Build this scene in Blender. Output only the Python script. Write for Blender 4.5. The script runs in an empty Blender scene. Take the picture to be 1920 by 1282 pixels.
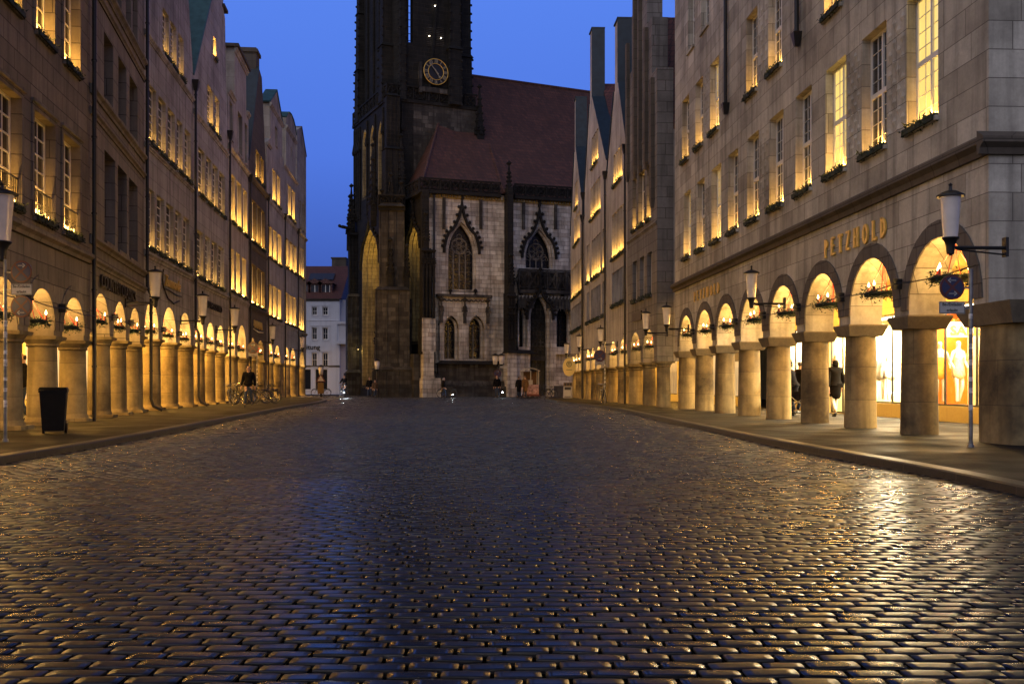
import bpy, bmesh, math, random
import numpy as np
from mathutils import Vector, Matrix
from mathutils.geometry import tessellate_polygon
R = math.radians
random.seed(7)
SC = bpy.context.scene
COL = SC.collection
# ---------------------------------------------------------------- camera, sky, sun, exposure
F, HZ, CH = 1867.0, 721.0, 1.05          # focal length in px of the 1920 px photo, horizon row, camera height
cd = bpy.data.cameras.new("Camera"); cam = bpy.data.objects.new("Camera", cd); COL.objects.link(cam)
cam.location = (0, 0, CH); cam.rotation_euler = (R(90), 0, 0)
cd.sensor_width = 36.0; cd.lens = 36.0 * F / 1920; cd.shift_y = (HZ - 641) / 1920
cd.clip_start = 0.05; cd.clip_end = 2000
SC.camera = cam
w = bpy.data.worlds.new("World"); SC.world = w; w.use_nodes = True
nt = w.node_tree; bg = nt.nodes["Background"]
tcw = nt.nodes.new("ShaderNodeTexCoord"); sxw = nt.nodes.new("ShaderNodeSeparateXYZ"); nt.links.new(tcw.outputs["Generated"], sxw.inputs[0])
rmp = nt.nodes.new("ShaderNodeValToRGB"); nt.links.new(sxw.outputs[2], rmp.inputs[0]); e_ = rmp.color_ramp.elements
e_[0].position = 0.0; e_[0].color = (.022, .05, .24, 1); e_[1].position = 1.0; e_[1].color = (.012, .025, .09, 1)
for p_, c_ in ((.12, (.055, .12, .5, 1)), (.22, (.082, .19, .75, 1)), (.38, (.10, .235, .86, 1)), (.52, (.03, .06, .2, 1))):
    x_ = rmp.color_ramp.elements.new(p_); x_.color = c_
# afterglow low behind the viewer
bk = nt.nodes.new("ShaderNodeMapRange"); bk.inputs[1].default_value = .1; bk.inputs[2].default_value = -.9; nt.links.new(sxw.outputs[1], bk.inputs[0])
lw = nt.nodes.new("ShaderNodeMapRange"); lw.inputs[1].default_value = .75; lw.inputs[2].default_value = .05; nt.links.new(sxw.outputs[2], lw.inputs[0])
ml = nt.nodes.new("ShaderNodeMath"); ml.operation = 'MULTIPLY'; nt.links.new(bk.outputs[0], ml.inputs[0]); nt.links.new(lw.outputs[0], ml.inputs[1])
mxw = nt.nodes.new("ShaderNodeMix"); mxw.data_type = 'RGBA'; nt.links.new(ml.outputs[0], mxw.inputs[0]); nt.links.new(rmp.outputs[0], mxw.inputs[6])
mxw.inputs[7].default_value = (.2, .17, .2, 1); nt.links.new(mxw.outputs[2], bg.inputs[0])
bg.inputs[1].default_value = 1.0
sd = bpy.data.lights.new("Sun", 'SUN'); sun = bpy.data.objects.new("Sun", sd); COL.objects.link(sun)
sd.energy = 1.3; sd.angle = R(105); sd.color = (1.0, 0.93, 0.86)
sun.rotation_euler = (R(64), 0, R(-30))     # soft afterglow from behind the camera
SC.view_settings.view_transform = 'Standard'; SC.view_settings.look = 'None'
SC.view_settings.exposure = 0.0; SC.view_settings.gamma = 1.0
SC.cycles.max_bounces = 6; SC.cycles.diffuse_bounces = 3; SC.cycles.glossy_bounces = 3
SC.cycles.transparent_max_bounces = 8; SC.cycles.sample_clamp_indirect = 4.0
SC.cycles.use_denoising = True; SC.cycles.sample_clamp_direct = 0.0
SC.cycles.caustics_reflective = False; SC.cycles.caustics_refractive = False

# ---------------------------------------------------------------- helpers
class MB:
    def __init__(s): s.v = []; s.f = []; s.m = []
    def face(s, pts, m=0):
        b = len(s.v); s.v += [tuple(p) for p in pts]; s.f.append(tuple(range(b, b + len(pts)))); s.m.append(m)
    def box(s, x0, x1, y0, y1, z0, z1, m=0):
        b = len(s.v)
        s.v += [(x0,y0,z0),(x1,y0,z0),(x1,y1,z0),(x0,y1,z0),(x0,y0,z1),(x1,y0,z1),(x1,y1,z1),(x0,y1,z1)]
        for q in ((0,3,2,1),(4,5,6,7),(0,1,5,4),(1,2,6,5),(2,3,7,6),(3,0,4,7)):
            s.f.append(tuple(b + i for i in q)); s.m.append(m)
    def prism(s, outer, holes=(), y0=0.0, y1=0.5, m=0, ms=None, back=True):
        ms = m if ms is None else ms
        loops = [list(outer)] + [list(h) for h in holes]
        flat = [p for l in loops for p in l]
        tris = tessellate_polygon([[Vector((p[0], p[1], 0)) for p in l] for l in loops])
        n = len(flat); b = len(s.v)
        s.v += [(p[0], y0, p[1]) for p in flat] + [(p[0], y1, p[1]) for p in flat]
        for t in tris:
            s.f.append((b+t[0], b+t[1], b+t[2])); s.m.append(m)
            if back: s.f.append((b+n+t[2], b+n+t[1], b+n+t[0])); s.m.append(m)
        k = 0
        for l in loops:
            L = len(l)
            for i in range(L):
                j = (i + 1) % L
                s.f.append((b+k+i, b+k+j, b+n+k+j, b+n+k+i)); s.m.append(ms)
            k += L
    def tube(s, pts, r, n=6, m=0, caps=True):
        pts = [Vector(p) for p in pts]; rs = r if isinstance(r, (list, tuple)) else [r] * len(pts)
        b0 = len(s.v); prev = None
        for i, p in enumerate(pts):
            d = (pts[min(i+1, len(pts)-1)] - pts[max(i-1, 0)])
            if d.length < 1e-9: d = Vector((0, 0, 1))
            d.normalize()
            if prev is None:
                a = d.cross(Vector((0, 0, 1)) if abs(d.z) < .9 else Vector((1, 0, 0))).normalized()
            else:
                a = (prev - d * prev.dot(d)).normalized()
            prev = a; c = d.cross(a)
            for k in range(n):
                t = 2 * math.pi * k / n
                s.v.append(tuple(p + (a * math.cos(t) + c * math.sin(t)) * rs[i]))
        for i in range(len(pts) - 1):
            for k in range(n):
                q = b0 + i * n; k2 = (k + 1) % n
                s.f.append((q+k, q+k2, q+n+k2, q+n+k)); s.m.append(m)
        if caps:
            s.f.append(tuple(b0 + k for k in range(n))[::-1]); s.m.append(m)
            q = b0 + (len(pts) - 1) * n; s.f.append(tuple(q + k for k in range(n))); s.m.append(m)
    def lathe(s, prof, n=16, c=(0, 0), m=0, sq=1.0, ex=2.0):
        b0 = len(s.v)
        for r, z in prof:
            for k in range(n):
                t = 2 * math.pi * k / n
                ct, st = math.cos(t), math.sin(t)
                g = (abs(ct) ** ex + abs(st) ** ex) ** (-1.0 / ex)
                s.v.append((c[0] + r * g * ct, c[1] + r * g * st * sq, z))
        for i in range(len(prof) - 1):
            for k in range(n):
                q = b0 + i * n; k2 = (k + 1) % n
                s.f.append((q+k, q+k2, q+n+k2, q+n+k)); s.m.append(m)
        s.f.append(tuple(b0 + k for k in range(n))[::-1]); s.m.append(m)
        q = b0 + (len(prof) - 1) * n; s.f.append(tuple(q + k for k in range(n))); s.m.append(m)
    def ring(s, c, R0, r, n=20, k=6, axis='y', m=0, a0=0.0, a1=2*math.pi):
        full = abs(a1 - a0 - 2 * math.pi) < 1e-6
        pts = []
        for i in range(n + 1):
            t = a0 + (a1 - a0) * i / n; x, y = R0 * math.cos(t), R0 * math.sin(t)
            pts.append((c[0]+x, c[1], c[2]+y) if axis == 'y' else ((c[0]+x, c[1]+y, c[2]) if axis == 'z' else (c[0], c[1]+x, c[2]+y)))
        s.tube(pts, r, k, m, caps=not full)
    def taper(s, c, z0, z1, a0, b0, a1, b1, m=0):       # frustum with rectangular section (half sizes)
        b = len(s.v)
        for (a, bb, z) in ((a0, b0, z0), (a1, b1, z1)):
            s.v += [(c[0]-a, c[1]-bb, z), (c[0]+a, c[1]-bb, z), (c[0]+a, c[1]+bb, z), (c[0]-a, c[1]+bb, z)]
        for q in ((0,3,2,1),(4,5,6,7),(0,1,5,4),(1,2,6,5),(2,3,7,6),(3,0,4,7)):
            s.f.append(tuple(b + i for i in q)); s.m.append(m)
    def ball(s, c, r, m=0, n=8, k=5, sz=1.0):
        s.lathe([(max(r * math.sin(math.pi * i / k), r*.02), c[2] - r * sz * math.cos(math.pi * i / k)) for i in range(k + 1)], n, (c[0], c[1]), m)
    def add(s, o, M):
        b = len(s.v); s.v += [tuple(M @ Vector(v)) for v in o.v]
        s.f += [tuple(i + b for i in f) for f in o.f]; s.m += o.m
    def xf(s, M, start=0):
        s.v[start:] = [tuple(M @ Vector(v)) for v in s.v[start:]]
    def mesh(s, name, mats, smooth=False):
        me = bpy.data.meshes.new(name); me.from_pydata(s.v, [], s.f)
        for x in (mats if isinstance(mats, (list, tuple)) else [mats]): me.materials.append(x)
        me.polygons.foreach_set("material_index", s.m)
        if smooth: me.polygons.foreach_set("use_smooth", [True] * len(s.f))
        me.update(); return me
    def build(s, name, mats, parent=None, smooth=False, sharp=None):
        me = s.mesh(name, mats, smooth)
        if smooth and sharp: me.set_sharp_from_angle(angle=R(sharp))
        return link(name, me, parent)

def link(name, data, parent=None):
    o = bpy.data.objects.new(name, data); COL.objects.link(o)
    if parent is not None: o.parent = parent
    return o
def tag(o, label=None, cat=None, group=None, kind=None):
    if label: o["label"] = label
    if cat: o["category"] = cat
    if group: o["group"] = group
    if kind: o["kind"] = kind
    return o
def empty(name, loc, rz=0.0, **k):
    o = bpy.data.objects.new(name, None); COL.objects.link(o)
    o.location = loc; o.rotation_euler = (0, 0, rz); o.empty_display_size = .2
    return tag(o, **k)
def copy_tree(o, parent=None):
    c = o.copy(); COL.objects.link(c)
    if parent is not None: c.parent = parent
    for ch in list(o.children): copy_tree(ch, c)
    return c
def plight(parent, loc, e, col, rad=.04, name="lamp_light"):
    l = bpy.data.lights.new(name, 'POINT'); l.energy = e; l.color = col; l.shadow_soft_size = rad
    o = bpy.data.objects.new(name, l); COL.objects.link(o); o.parent = parent; o.location = loc
    return o
def pt(px, py, Y): return ((px - 960) / F * Y, Y, CH + (HZ - py) / F * Y)

# ---------------------------------------------------------------- materials
def newmat(name):
    m = bpy.data.materials.new(name); m.use_nodes = True
    n = m.node_tree.nodes; return m, n, m.node_tree.links, n["Principled BSDF"]
def plain(name, col, rough=.6, metal=0.0, spec=.5, var=.15, scale=8, bump=.1, coat=0.0):
    m, n, l, b = newmat(name)
    tc = n.new("ShaderNodeTexCoord"); no = n.new("ShaderNodeTexNoise"); no.inputs["Scale"].default_value = scale
    no.inputs["Detail"].default_value = 5; l.new(tc.outputs["Object"], no.inputs["Vector"])
    cr = n.new("ShaderNodeMapRange"); cr.inputs[1].default_value = .3; cr.inputs[2].default_value = .7
    cr.inputs[3].default_value = 1 - var; cr.inputs[4].default_value = 1 + var; l.new(no.outputs[0], cr.inputs[0])
    mx = n.new("ShaderNodeVectorMath"); mx.operation = 'SCALE'; mx.inputs[0].default_value = col[:3]
    l.new(cr.outputs[0], mx.inputs[3]); l.new(mx.outputs[0], b.inputs["Base Color"])
    b.inputs["Roughness"].default_value = rough; b.inputs["Metallic"].default_value = metal
    b.inputs["Specular IOR Level"].default_value = spec; b.inputs["Coat Weight"].default_value = coat
    if bump:
        bu = n.new("ShaderNodeBump"); bu.inputs["Strength"].default_value = bump; bu.inputs["Distance"].default_value = .01
        l.new(no.outputs[0], bu.inputs["Height"]); l.new(bu.outputs[0], b.inputs["Normal"])
    return m
def emis(name, col, st):
    m, n, l, b = newmat(name); b.inputs["Base Color"].default_value = (*col, 1)
    b.inputs["Emission Color"].default_value = (*col, 1); b.inputs["Emission Strength"].default_value = st
    return m
def math_node(n, l, op, a, b=None, c=None):
    k = n.new("ShaderNodeMath"); k.operation = op
    for i, x in enumerate((a, b, c)):
        if x is None: continue
        if isinstance(x, (int, float)): k.inputs[i].default_value = x
        else: l.new(x, k.inputs[i])
    return k.outputs[0]
def mixc(n, l, f, a, b, mode='MIX'):
    k = n.new("ShaderNodeMix"); k.data_type = 'RGBA'; k.blend_type = mode
    for i, x in ((0, f), (6, a), (7, b)):
        if isinstance(x, (int, float)): k.inputs[i].default_value = x
        elif isinstance(x, tuple): k.inputs[i].default_value = (*x[:3], 1)
        else: l.new(x, k.inputs[i])
    return k.outputs[2]
def stone(name, c1, c2, bw=.85, bh=.42, mortar=(.06,.05,.04), ms=.012, soot=.25, sootc=(.05,.045,.042), streak=.3,
          bump=.5, rough=.85, offs=.5, tex=1.0):
    """ashlar: blocks of differing tone, stains, run-off streaks, chiselled surface"""
    m, n, l, b = newmat(name)
    tc = n.new("ShaderNodeTexCoord"); sx = n.new("ShaderNodeSeparateXYZ"); l.new(tc.outputs["Object"], sx.inputs[0])
    h = math_node(n, l, 'ADD', sx.outputs[0], sx.outputs[1])
    cx = n.new("ShaderNodeCombineXYZ"); l.new(h, cx.inputs[0]); l.new(sx.outputs[2], cx.inputs[1])
    br = n.new("ShaderNodeTexBrick"); l.new(cx.outputs[0], br.inputs["Vector"])
    br.inputs["Color1"].default_value = (*c1, 1); br.inputs["Color2"].default_value = (*c2, 1)
    br.inputs["Mortar"].default_value = (*mortar, 1); br.inputs["Scale"].default_value = 1
    br.inputs["Mortar Size"].default_value = ms; br.inputs["Mortar Smooth"].default_value = .3
    br.inputs["Brick Width"].default_value = bw; br.inputs["Row Height"].default_value = bh
    br.inputs["Bias"].default_value = -.1; br.offset = offs; br.squash = 1.35; br.squash_frequency = 3
    n1 = n.new("ShaderNodeTexNoise"); n1.inputs["Scale"].default_value = .55; n1.inputs["Detail"].default_value = 6
    n1.inputs["Roughness"].default_value = .65; l.new(tc.outputs["Object"], n1.inputs["Vector"])
    mp = n.new("ShaderNodeMapping"); mp.inputs["Scale"].default_value = (2.2, 2.2, .16); l.new(tc.outputs["Object"], mp.inputs["Vector"])
    n2 = n.new("ShaderNodeTexNoise"); n2.inputs["Scale"].default_value = 1.6; n2.inputs["Detail"].default_value = 4
    l.new(mp.outputs[0], n2.inputs["Vector"])
    n3 = n.new("ShaderNodeTexNoise"); n3.inputs["Scale"].default_value = 14; n3.inputs["Detail"].default_value = 8
    n3.inputs["Roughness"].default_value = .7; l.new(tc.outputs["Object"], n3.inputs["Vector"])
    def rng(src, a, bb, lo, hi):
        k = n.new("ShaderNodeMapRange"); k.inputs[1].default_value = a; k.inputs[2].default_value = bb
        k.inputs[3].default_value = lo; k.inputs[4].default_value = hi; l.new(src, k.inputs[0]); return k.outputs[0]
    col = mixc(n, l, rng(n3.outputs[0], .3, .7, .0, .35*tex), br.outputs["Color"], tuple(x * .55 for x in c2))
    col = mixc(n, l, rng(n1.outputs[0], .42, .66, 0, soot), col, sootc)
    col = mixc(n, l, rng(n2.outputs[0], .47, .68, 0, streak), col, sootc)
    l.new(col, b.inputs["Base Color"]); b.inputs["Roughness"].default_value = rough
    b.inputs["Specular IOR Level"].default_value = .25
    hh = math_node(n, l, 'MULTIPLY', br.outputs["Fac"], -1.0)
    hh = math_node(n, l, 'ADD', hh, math_node(n, l, 'MULTIPLY', n3.outputs[0], .6))
    bu = n.new("ShaderNodeBump"); bu.inputs["Strength"].default_value = bump; bu.inputs["Distance"].default_value = .015
    l.new(hh, bu.inputs["Height"]); l.new(bu.outputs[0], b.inputs["Normal"])
    return m
def tiles(name, c1, c2, w=.22, hgt=.3):
    m, n, l, b = newmat(name)
    tc = n.new("ShaderNodeTexCoord"); sx = n.new("ShaderNodeSeparateXYZ"); l.new(tc.outputs["Object"], sx.inputs[0])
    h = math_node(n, l, 'ADD', sx.outputs[0], sx.outputs[1])
    cx = n.new("ShaderNodeCombineXYZ"); l.new(h, cx.inputs[0]); l.new(sx.outputs[2], cx.inputs[1])
    br = n.new("ShaderNodeTexBrick"); l.new(cx.outputs[0], br.inputs["Vector"])
    br.inputs["Color1"].default_value = (*c1, 1); br.inputs["Color2"].default_value = (*c2, 1)
    br.inputs["Mortar"].default_value = (.02, .012, .012, 1); br.inputs["Scale"].default_value = 1
    br.inputs["Mortar Size"].default_value = .022; br.inputs["Mortar Smooth"].default_value = .6
    br.inputs["Brick Width"].default_value = w; br.inputs["Row Height"].default_value = hgt
    n1 = n.new("ShaderNodeTexNoise"); n1.inputs["Scale"].default_value = .5; n1.inputs["Detail"].default_value = 6
    l.new(tc.outputs["Object"], n1.inputs["Vector"])
    k = n.new("ShaderNodeMapRange"); k.inputs[1].default_value = .4; k.inputs[2].default_value = .7; k.inputs[4].default_value = .55
    l.new(n1.outputs[0], k.inputs[0])
    l.new(mixc(n, l, k.outputs[0], br.outputs[0], tuple(x * .45 for x in c1)), b.inputs["Base Color"])
    b.inputs["Roughness"].default_value = .6
    bu = n.new("ShaderNodeBump"); bu.inputs["Strength"].default_value = .8; bu.inputs["Distance"].default_value = .03
    l.new(math_node(n, l, 'MULTIPLY', br.outputs["Fac"], -1.0), bu.inputs["Height"]); l.new(bu.outputs[0], b.inputs["Normal"])
    return m
def glassy(name, col, rough=.06):
    m, n, l, b = newmat(name)
    tc = n.new("ShaderNodeTexCoord"); no = n.new("ShaderNodeTexNoise"); no.inputs["Scale"].default_value = 1.3
    l.new(tc.outputs["Object"], no.inputs["Vector"])
    b.inputs["Base Color"].default_value = (*col, 1); b.inputs["Roughness"].default_value = rough
    b.inputs["Specular IOR Level"].default_value = .8
    bu = n.new("ShaderNodeBump"); bu.inputs["Strength"].default_value = .06; bu.inputs["Distance"].default_value = .05
    l.new(no.outputs[0], bu.inputs["Height"]); l.new(bu.outputs[0], b.inputs["Normal"])
    return m
def clear(name):
    m, n, l, b = newmat(name); out = n["Material Output"]
    t = n.new("ShaderNodeBsdfTransparent"); g = n.new("ShaderNodeBsdfGlossy"); g.inputs["Roughness"].default_value = .04
    fr = n.new("ShaderNodeLayerWeight"); mx = n.new("ShaderNodeMixShader"); l.new(math_node(n, l, "ADD", .04, math_node(n, l, "MULTIPLY", math_node(n, l, "POWER", fr.outputs["Facing"], 5.0), .6)), mx.inputs[0])
    l.new(t.outputs[0], mx.inputs[1]); l.new(g.outputs[0], mx.inputs[2]); l.new(mx.outputs[0], out.inputs[0]); return m
def litpane(name, col, st, dark=.75):
    """lamp-lit room behind leaded glass: lamplight falling unevenly on blinds"""
    m, n, l, b = newmat(name)
    tc = n.new("ShaderNodeTexCoord"); no = n.new("ShaderNodeTexNoise"); no.inputs["Scale"].default_value = .9
    l.new(tc.outputs["Object"], no.inputs["Vector"])
    k = n.new("ShaderNodeMapRange"); k.inputs[1].default_value = .3; k.inputs[2].default_value = .7
    k.inputs[3].default_value = st * dark; k.inputs[4].default_value = st; l.new(no.outputs[0], k.inputs[0])
    b.inputs["Base Color"].default_value = (*(x * .5 for x in col), 1); b.inputs["Roughness"].default_value = .1
    b.inputs["Emission Color"].default_value = (*col, 1); l.new(k.outputs[0], b.inputs["Emission Strength"]); return m

M = {}
M['r1'] = stone("sandstone_blocks", (.64,.61,.53), (.4,.37,.31), .95, .46, mortar=(.16,.14,.12), ms=.008, soot=.5, streak=.45)
M['r1dk'] = stone("grey_voussoirs", (.17,.15,.135), (.13,.115,.105), .3, .3, soot=.4)
M['rough'] = stone("rough_capital_stone", (.24,.2,.14), (.19,.155,.11), 3, 1, soot=.5, bump=1.0, tex=1.6)
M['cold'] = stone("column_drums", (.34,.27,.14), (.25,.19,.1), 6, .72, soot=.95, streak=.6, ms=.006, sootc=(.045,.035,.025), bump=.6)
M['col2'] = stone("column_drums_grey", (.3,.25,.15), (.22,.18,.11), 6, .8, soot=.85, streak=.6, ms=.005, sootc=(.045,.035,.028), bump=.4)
M['l1'] = stone("brown_ashlar", (.31,.27,.22), (.2,.17,.135), .8, .42, soot=.45, streak=.4)
M['l2'] = stone("grey_brown_ashlar", (.32,.285,.24), (.25,.22,.185), 1.1, .5, soot=.35, streak=.4)
M['l3'] = stone("smooth_grey_stone", (.5,.48,.45), (.4,.38,.35), 1.3, .6, soot=.5, streak=.5, ms=.007, bump=.25)
M['l4'] = stone("pale_grey_stone", (.54,.52,.49), (.43,.41,.38), 1.2, .55, soot=.45, streak=.45, ms=.007, bump=.25)
M['l5'] = stone("light_render_stone", (.54,.5,.43), (.45,.41,.36), 1.6, .8, soot=.4, streak=.45, ms=.003, bump=.2)
M['dk'] = stone("dark_stone", (.15,.125,.1), (.12,.1,.08), .9, .45, soot=.4, streak=.4)
M['r2'] = stone("grey_gable_stone", (.27,.255,.245), (.2,.19,.18), .9, .45, soot=.5, streak=.5)
M['rr'] = stone("grey_pink_render", (.52,.49,.46), (.44,.415,.39), 2.0, .9, soot=.4, streak=.5, ms=.002, bump=.15)
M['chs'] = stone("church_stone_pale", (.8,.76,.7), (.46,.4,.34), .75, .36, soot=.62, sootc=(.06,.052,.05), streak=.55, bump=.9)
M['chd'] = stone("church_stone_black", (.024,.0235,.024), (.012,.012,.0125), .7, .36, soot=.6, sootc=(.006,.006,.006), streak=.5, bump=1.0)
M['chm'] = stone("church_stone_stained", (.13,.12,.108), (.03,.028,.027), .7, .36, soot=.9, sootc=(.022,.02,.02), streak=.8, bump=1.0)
M['chglow'] = stone("glow_tinted_arch_stone", (.5,.4,.2), (.36,.28,.14), .5, .36, soot=.5, streak=.5)  # warm floodlight glow tinted into the stone of the arch recesses
M['cht'] = stone("tracery_stone", (.3,.27,.24), (.22,.2,.18), .5, .36, soot=.5, streak=.4)
M['ochre'] = stone("ochre_frieze_stone", (.42,.3,.09), (.3,.22,.08), .3, .3, soot=.6)  # yellow-ochre stone for the band below the eaves
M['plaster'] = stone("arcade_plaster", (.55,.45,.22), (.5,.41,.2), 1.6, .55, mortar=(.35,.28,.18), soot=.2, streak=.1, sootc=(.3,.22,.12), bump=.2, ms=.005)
M['white'] = plain("white_window_paint", (.7,.68,.64), .45, var=.06)
M['whitew'] = stone("white_painted_wall", (.68,.7,.78), (.66,.68,.76), 3, 3, mortar=(.62,.64,.72), ms=.001, soot=.12, sootc=(.3,.3,.33), streak=.2, bump=.1)
M['tile'] = tiles("red_roof_tiles", (.16,.055,.042), (.11,.042,.035))
M['tilech'] = tiles("church_roof_tiles", (.13,.052,.034), (.07,.03,.022), .36, .34)
M['copper'] = plain("green_copper", (.045,.115,.125), .55, .3, var=.25, scale=3, bump=.3)
M['copdk'] = plain("dark_copper_sheet", (.014,.028,.042), .5, .0, var=.3, scale=3, bump=.3)
M['iron'] = plain("black_iron", (.018,.018,.02), .45, .4)
M['pipe'] = plain("dark_downpipe", (.02,.018,.017), .4, .3)
M['glass'] = glassy("dark_window_glass", (.012,.014,.02))
M['glassb'] = glassy("sky_reflecting_glass", (.05,.055,.075), .12)
M['leaf'] = plain("fir_needles", (.012,.024,.012), .7, var=.5, scale=30)
M['leafl'] = plain("fir_tips", (.05,.07,.02), .7, var=.5, scale=30)
M['bulb'] = emis("candle_bulb", (1.0, .56, .14), 22)
M['flame'] = emis("candle_flame", (1.0, .64, .25), 16)
M['lamp'] = plain("frosted_lamp_glass", (.62,.57,.54), .25, var=.08, scale=5, coat=.4)
M['ceil'] = emis("ceiling_globe", (1.0, .62, .22), 18)
M['red'] = plain("red_ribbon", (.5,.015,.012), .5)
M['candle'] = plain("red_candle_wax", (.25,.03,.02), .5)
M['gold'] = plain("gold_letters", (.8,.52,.12), .35, .2)
M['brz'] = plain("dark_bronze_letters", (.035,.028,.02), .45, .5)
M['clear'] = clear("shop_glass")
M['arc'] = (1.0, .50, .09)     # light colour of the arcade lamps
M['can'] = (1.0, .49, .08)     # light colour of the candle lights
# ---------------------------------------------------------------- ground, road, pavements
KL = [(-6,-6.3),(0,-6.4),(13.2,-6.75),(17,-6.95),(28.4,-8.15),(43.6,-9.8),(54.5,-10.6),(63,-11.7),(70,-13.2),(76,-15.5),(82,-19),(86,-26)]
KR = [(-6,4.3),(0,4.5),(9.2,4.75),(11,4.83),(14.4,4.63),(18.3,4.45),(27.2,4.35),(40.8,4.3),(47.8,3.65),(54.5,2.95),(62,2.45),(70,2.3),(76,2.6),(80,3.6),(82,6)]
def smooth_curve(K, step):
    ys = np.arange(K[0][0], K[-1][0] + .001, step); a = np.array(K)
    xs = np.interp(ys, a[:, 0], a[:, 1])
    k = np.hanning(int(7 / step) | 1); k /= k.sum(); h = len(k) // 2
    xs = np.convolve(np.pad(xs, h, mode='edge'), k, mode='valid')
    return list(zip(xs, ys))
CL, CR = smooth_curve(KL, 1.0), smooth_curve(KR, 1.0)
SW = .10
def paving(name, c1, c2, bw, bh, rough=.55):
    m, n, l, b = newmat(name)
    tc = n.new("ShaderNodeTexCoord")
    br = n.new("ShaderNodeTexBrick"); l.new(tc.outputs["Object"], br.inputs["Vector"])
    br.inputs["Color1"].default_value = (*c1, 1); br.inputs["Color2"].default_value = (*c2, 1)
    br.inputs["Mortar"].default_value = (.008, .007, .006, 1); br.inputs["Scale"].default_value = 1
    br.inputs["Mortar Size"].default_value = .006; br.inputs["Mortar Smooth"].default_value = .5
    br.inputs["Brick Width"].default_value = bw; br.inputs["Row Height"].default_value = bh
    n1 = n.new("ShaderNodeTexNoise"); n1.inputs["Scale"].default_value = .8; n1.inputs["Detail"].default_value = 7
    l.new(tc.outputs["Object"], n1.inputs["Vector"])
    k = n.new("ShaderNodeMapRange"); k.inputs[1].default_value = .4; k.inputs[2].default_value = .68; k.inputs[4].default_value = .6
    l.new(n1.outputs[0], k.inputs[0])
    l.new(mixc(n, l, k.outputs[0], br.outputs[0], tuple(x * .4 for x in c1)), b.inputs["Base Color"])
    k2 = n.new("ShaderNodeMapRange"); k2.inputs[1].default_value = .35; k2.inputs[2].default_value = .65
    k2.inputs[3].default_value = rough - .15; k2.inputs[4].default_value = rough + .15
    l.new(n1.outputs[0], k2.inputs[0]); l.new(k2.outputs[0], b.inputs["Roughness"])
    n3 = n.new("ShaderNodeTexNoise"); n3.inputs["Scale"].default_value = 25; l.new(tc.outputs["Object"], n3.inputs["Vector"])
    hh = math_node(n, l, 'ADD', math_node(n, l, 'MULTIPLY', br.outputs["Fac"], -1.0), math_node(n, l, 'MULTIPLY', n3.outputs[0], .5))
    bu = n.new("ShaderNodeBump"); bu.inputs["Strength"].default_value = .6; bu.inputs["Distance"].default_value = .01
    b.inputs["Specular IOR Level"].default_value = .15
    l.new(hh, bu.inputs["Height"]); l.new(bu.outputs[0], b.inputs["Normal"]); return m
M['pav'] = paving("pavement_clinker", (.012,.011,.0105), (.008,.0078,.0075), .22, .11, .75)
M['kerb'] = stone("granite_kerb", (.035,.032,.031), (.018,.017,.016), 1.0, 2.0, ms=.02, soot=.3, rough=.45, bump=.3)
M['sand'] = plain("dark_joint_sand", (.012,.011,.010), .8, bump=.4, scale=30)
def flat_sheet(name, x0, x1, y0, y1, z, mat, kind="structure"):
    b = MB(); b.face([(x0, y0, z), (x1, y0, z), (x1, y1, z), (x0, y1, z)]); return tag(b.build(name, mat), kind=kind)
flat_sheet("ground", -700, 700, -300, 900, -.06, M['sand'])
def pavement(name, K, far):
    b = MB(); k = MB(); sgn = 1 if far > 0 else -1
    for (x0, y0), (x1, y1) in zip(K[:-1], K[1:]):
        w = .24 * sgn
        b.face([(x0 + w, y0, SW), (far, y0, SW), (far, y1, SW), (x1 + w, y1, SW)][::sgn])
        for a, c in ((0, .004),):
            p = [(x0, y0, -.05), (x1, y1, -.05), (x1, y1, SW - .012), (x0, y0, SW - .012)]
            k.face(p)
            k.face([(x0, y0, SW - .012), (x1, y1, SW - .012), (x1 + .03*sgn, y1, SW + .004), (x0 + .03*sgn, y0, SW + .004)])
            k.face([(x0 + .03*sgn, y0, SW + .004), (x1 + .03*sgn, y1, SW + .004), (x1 + w, y1, SW + .004), (x0 + w, y0, SW + .004)])
            k.face([(x0 + w, y0, SW + .004), (x1 + w, y1, SW + .004), (x1 + w, y1, SW - .02), (x0 + w, y0, SW - .02)])
    tag(b.build("pavement", M['pav']), kind="structure"); tag(k.build("kerb", M['kerb']), kind="structure")
pavement("pavement", CL, -34.0); pavement("pavement", CR, 30.0)

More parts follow.
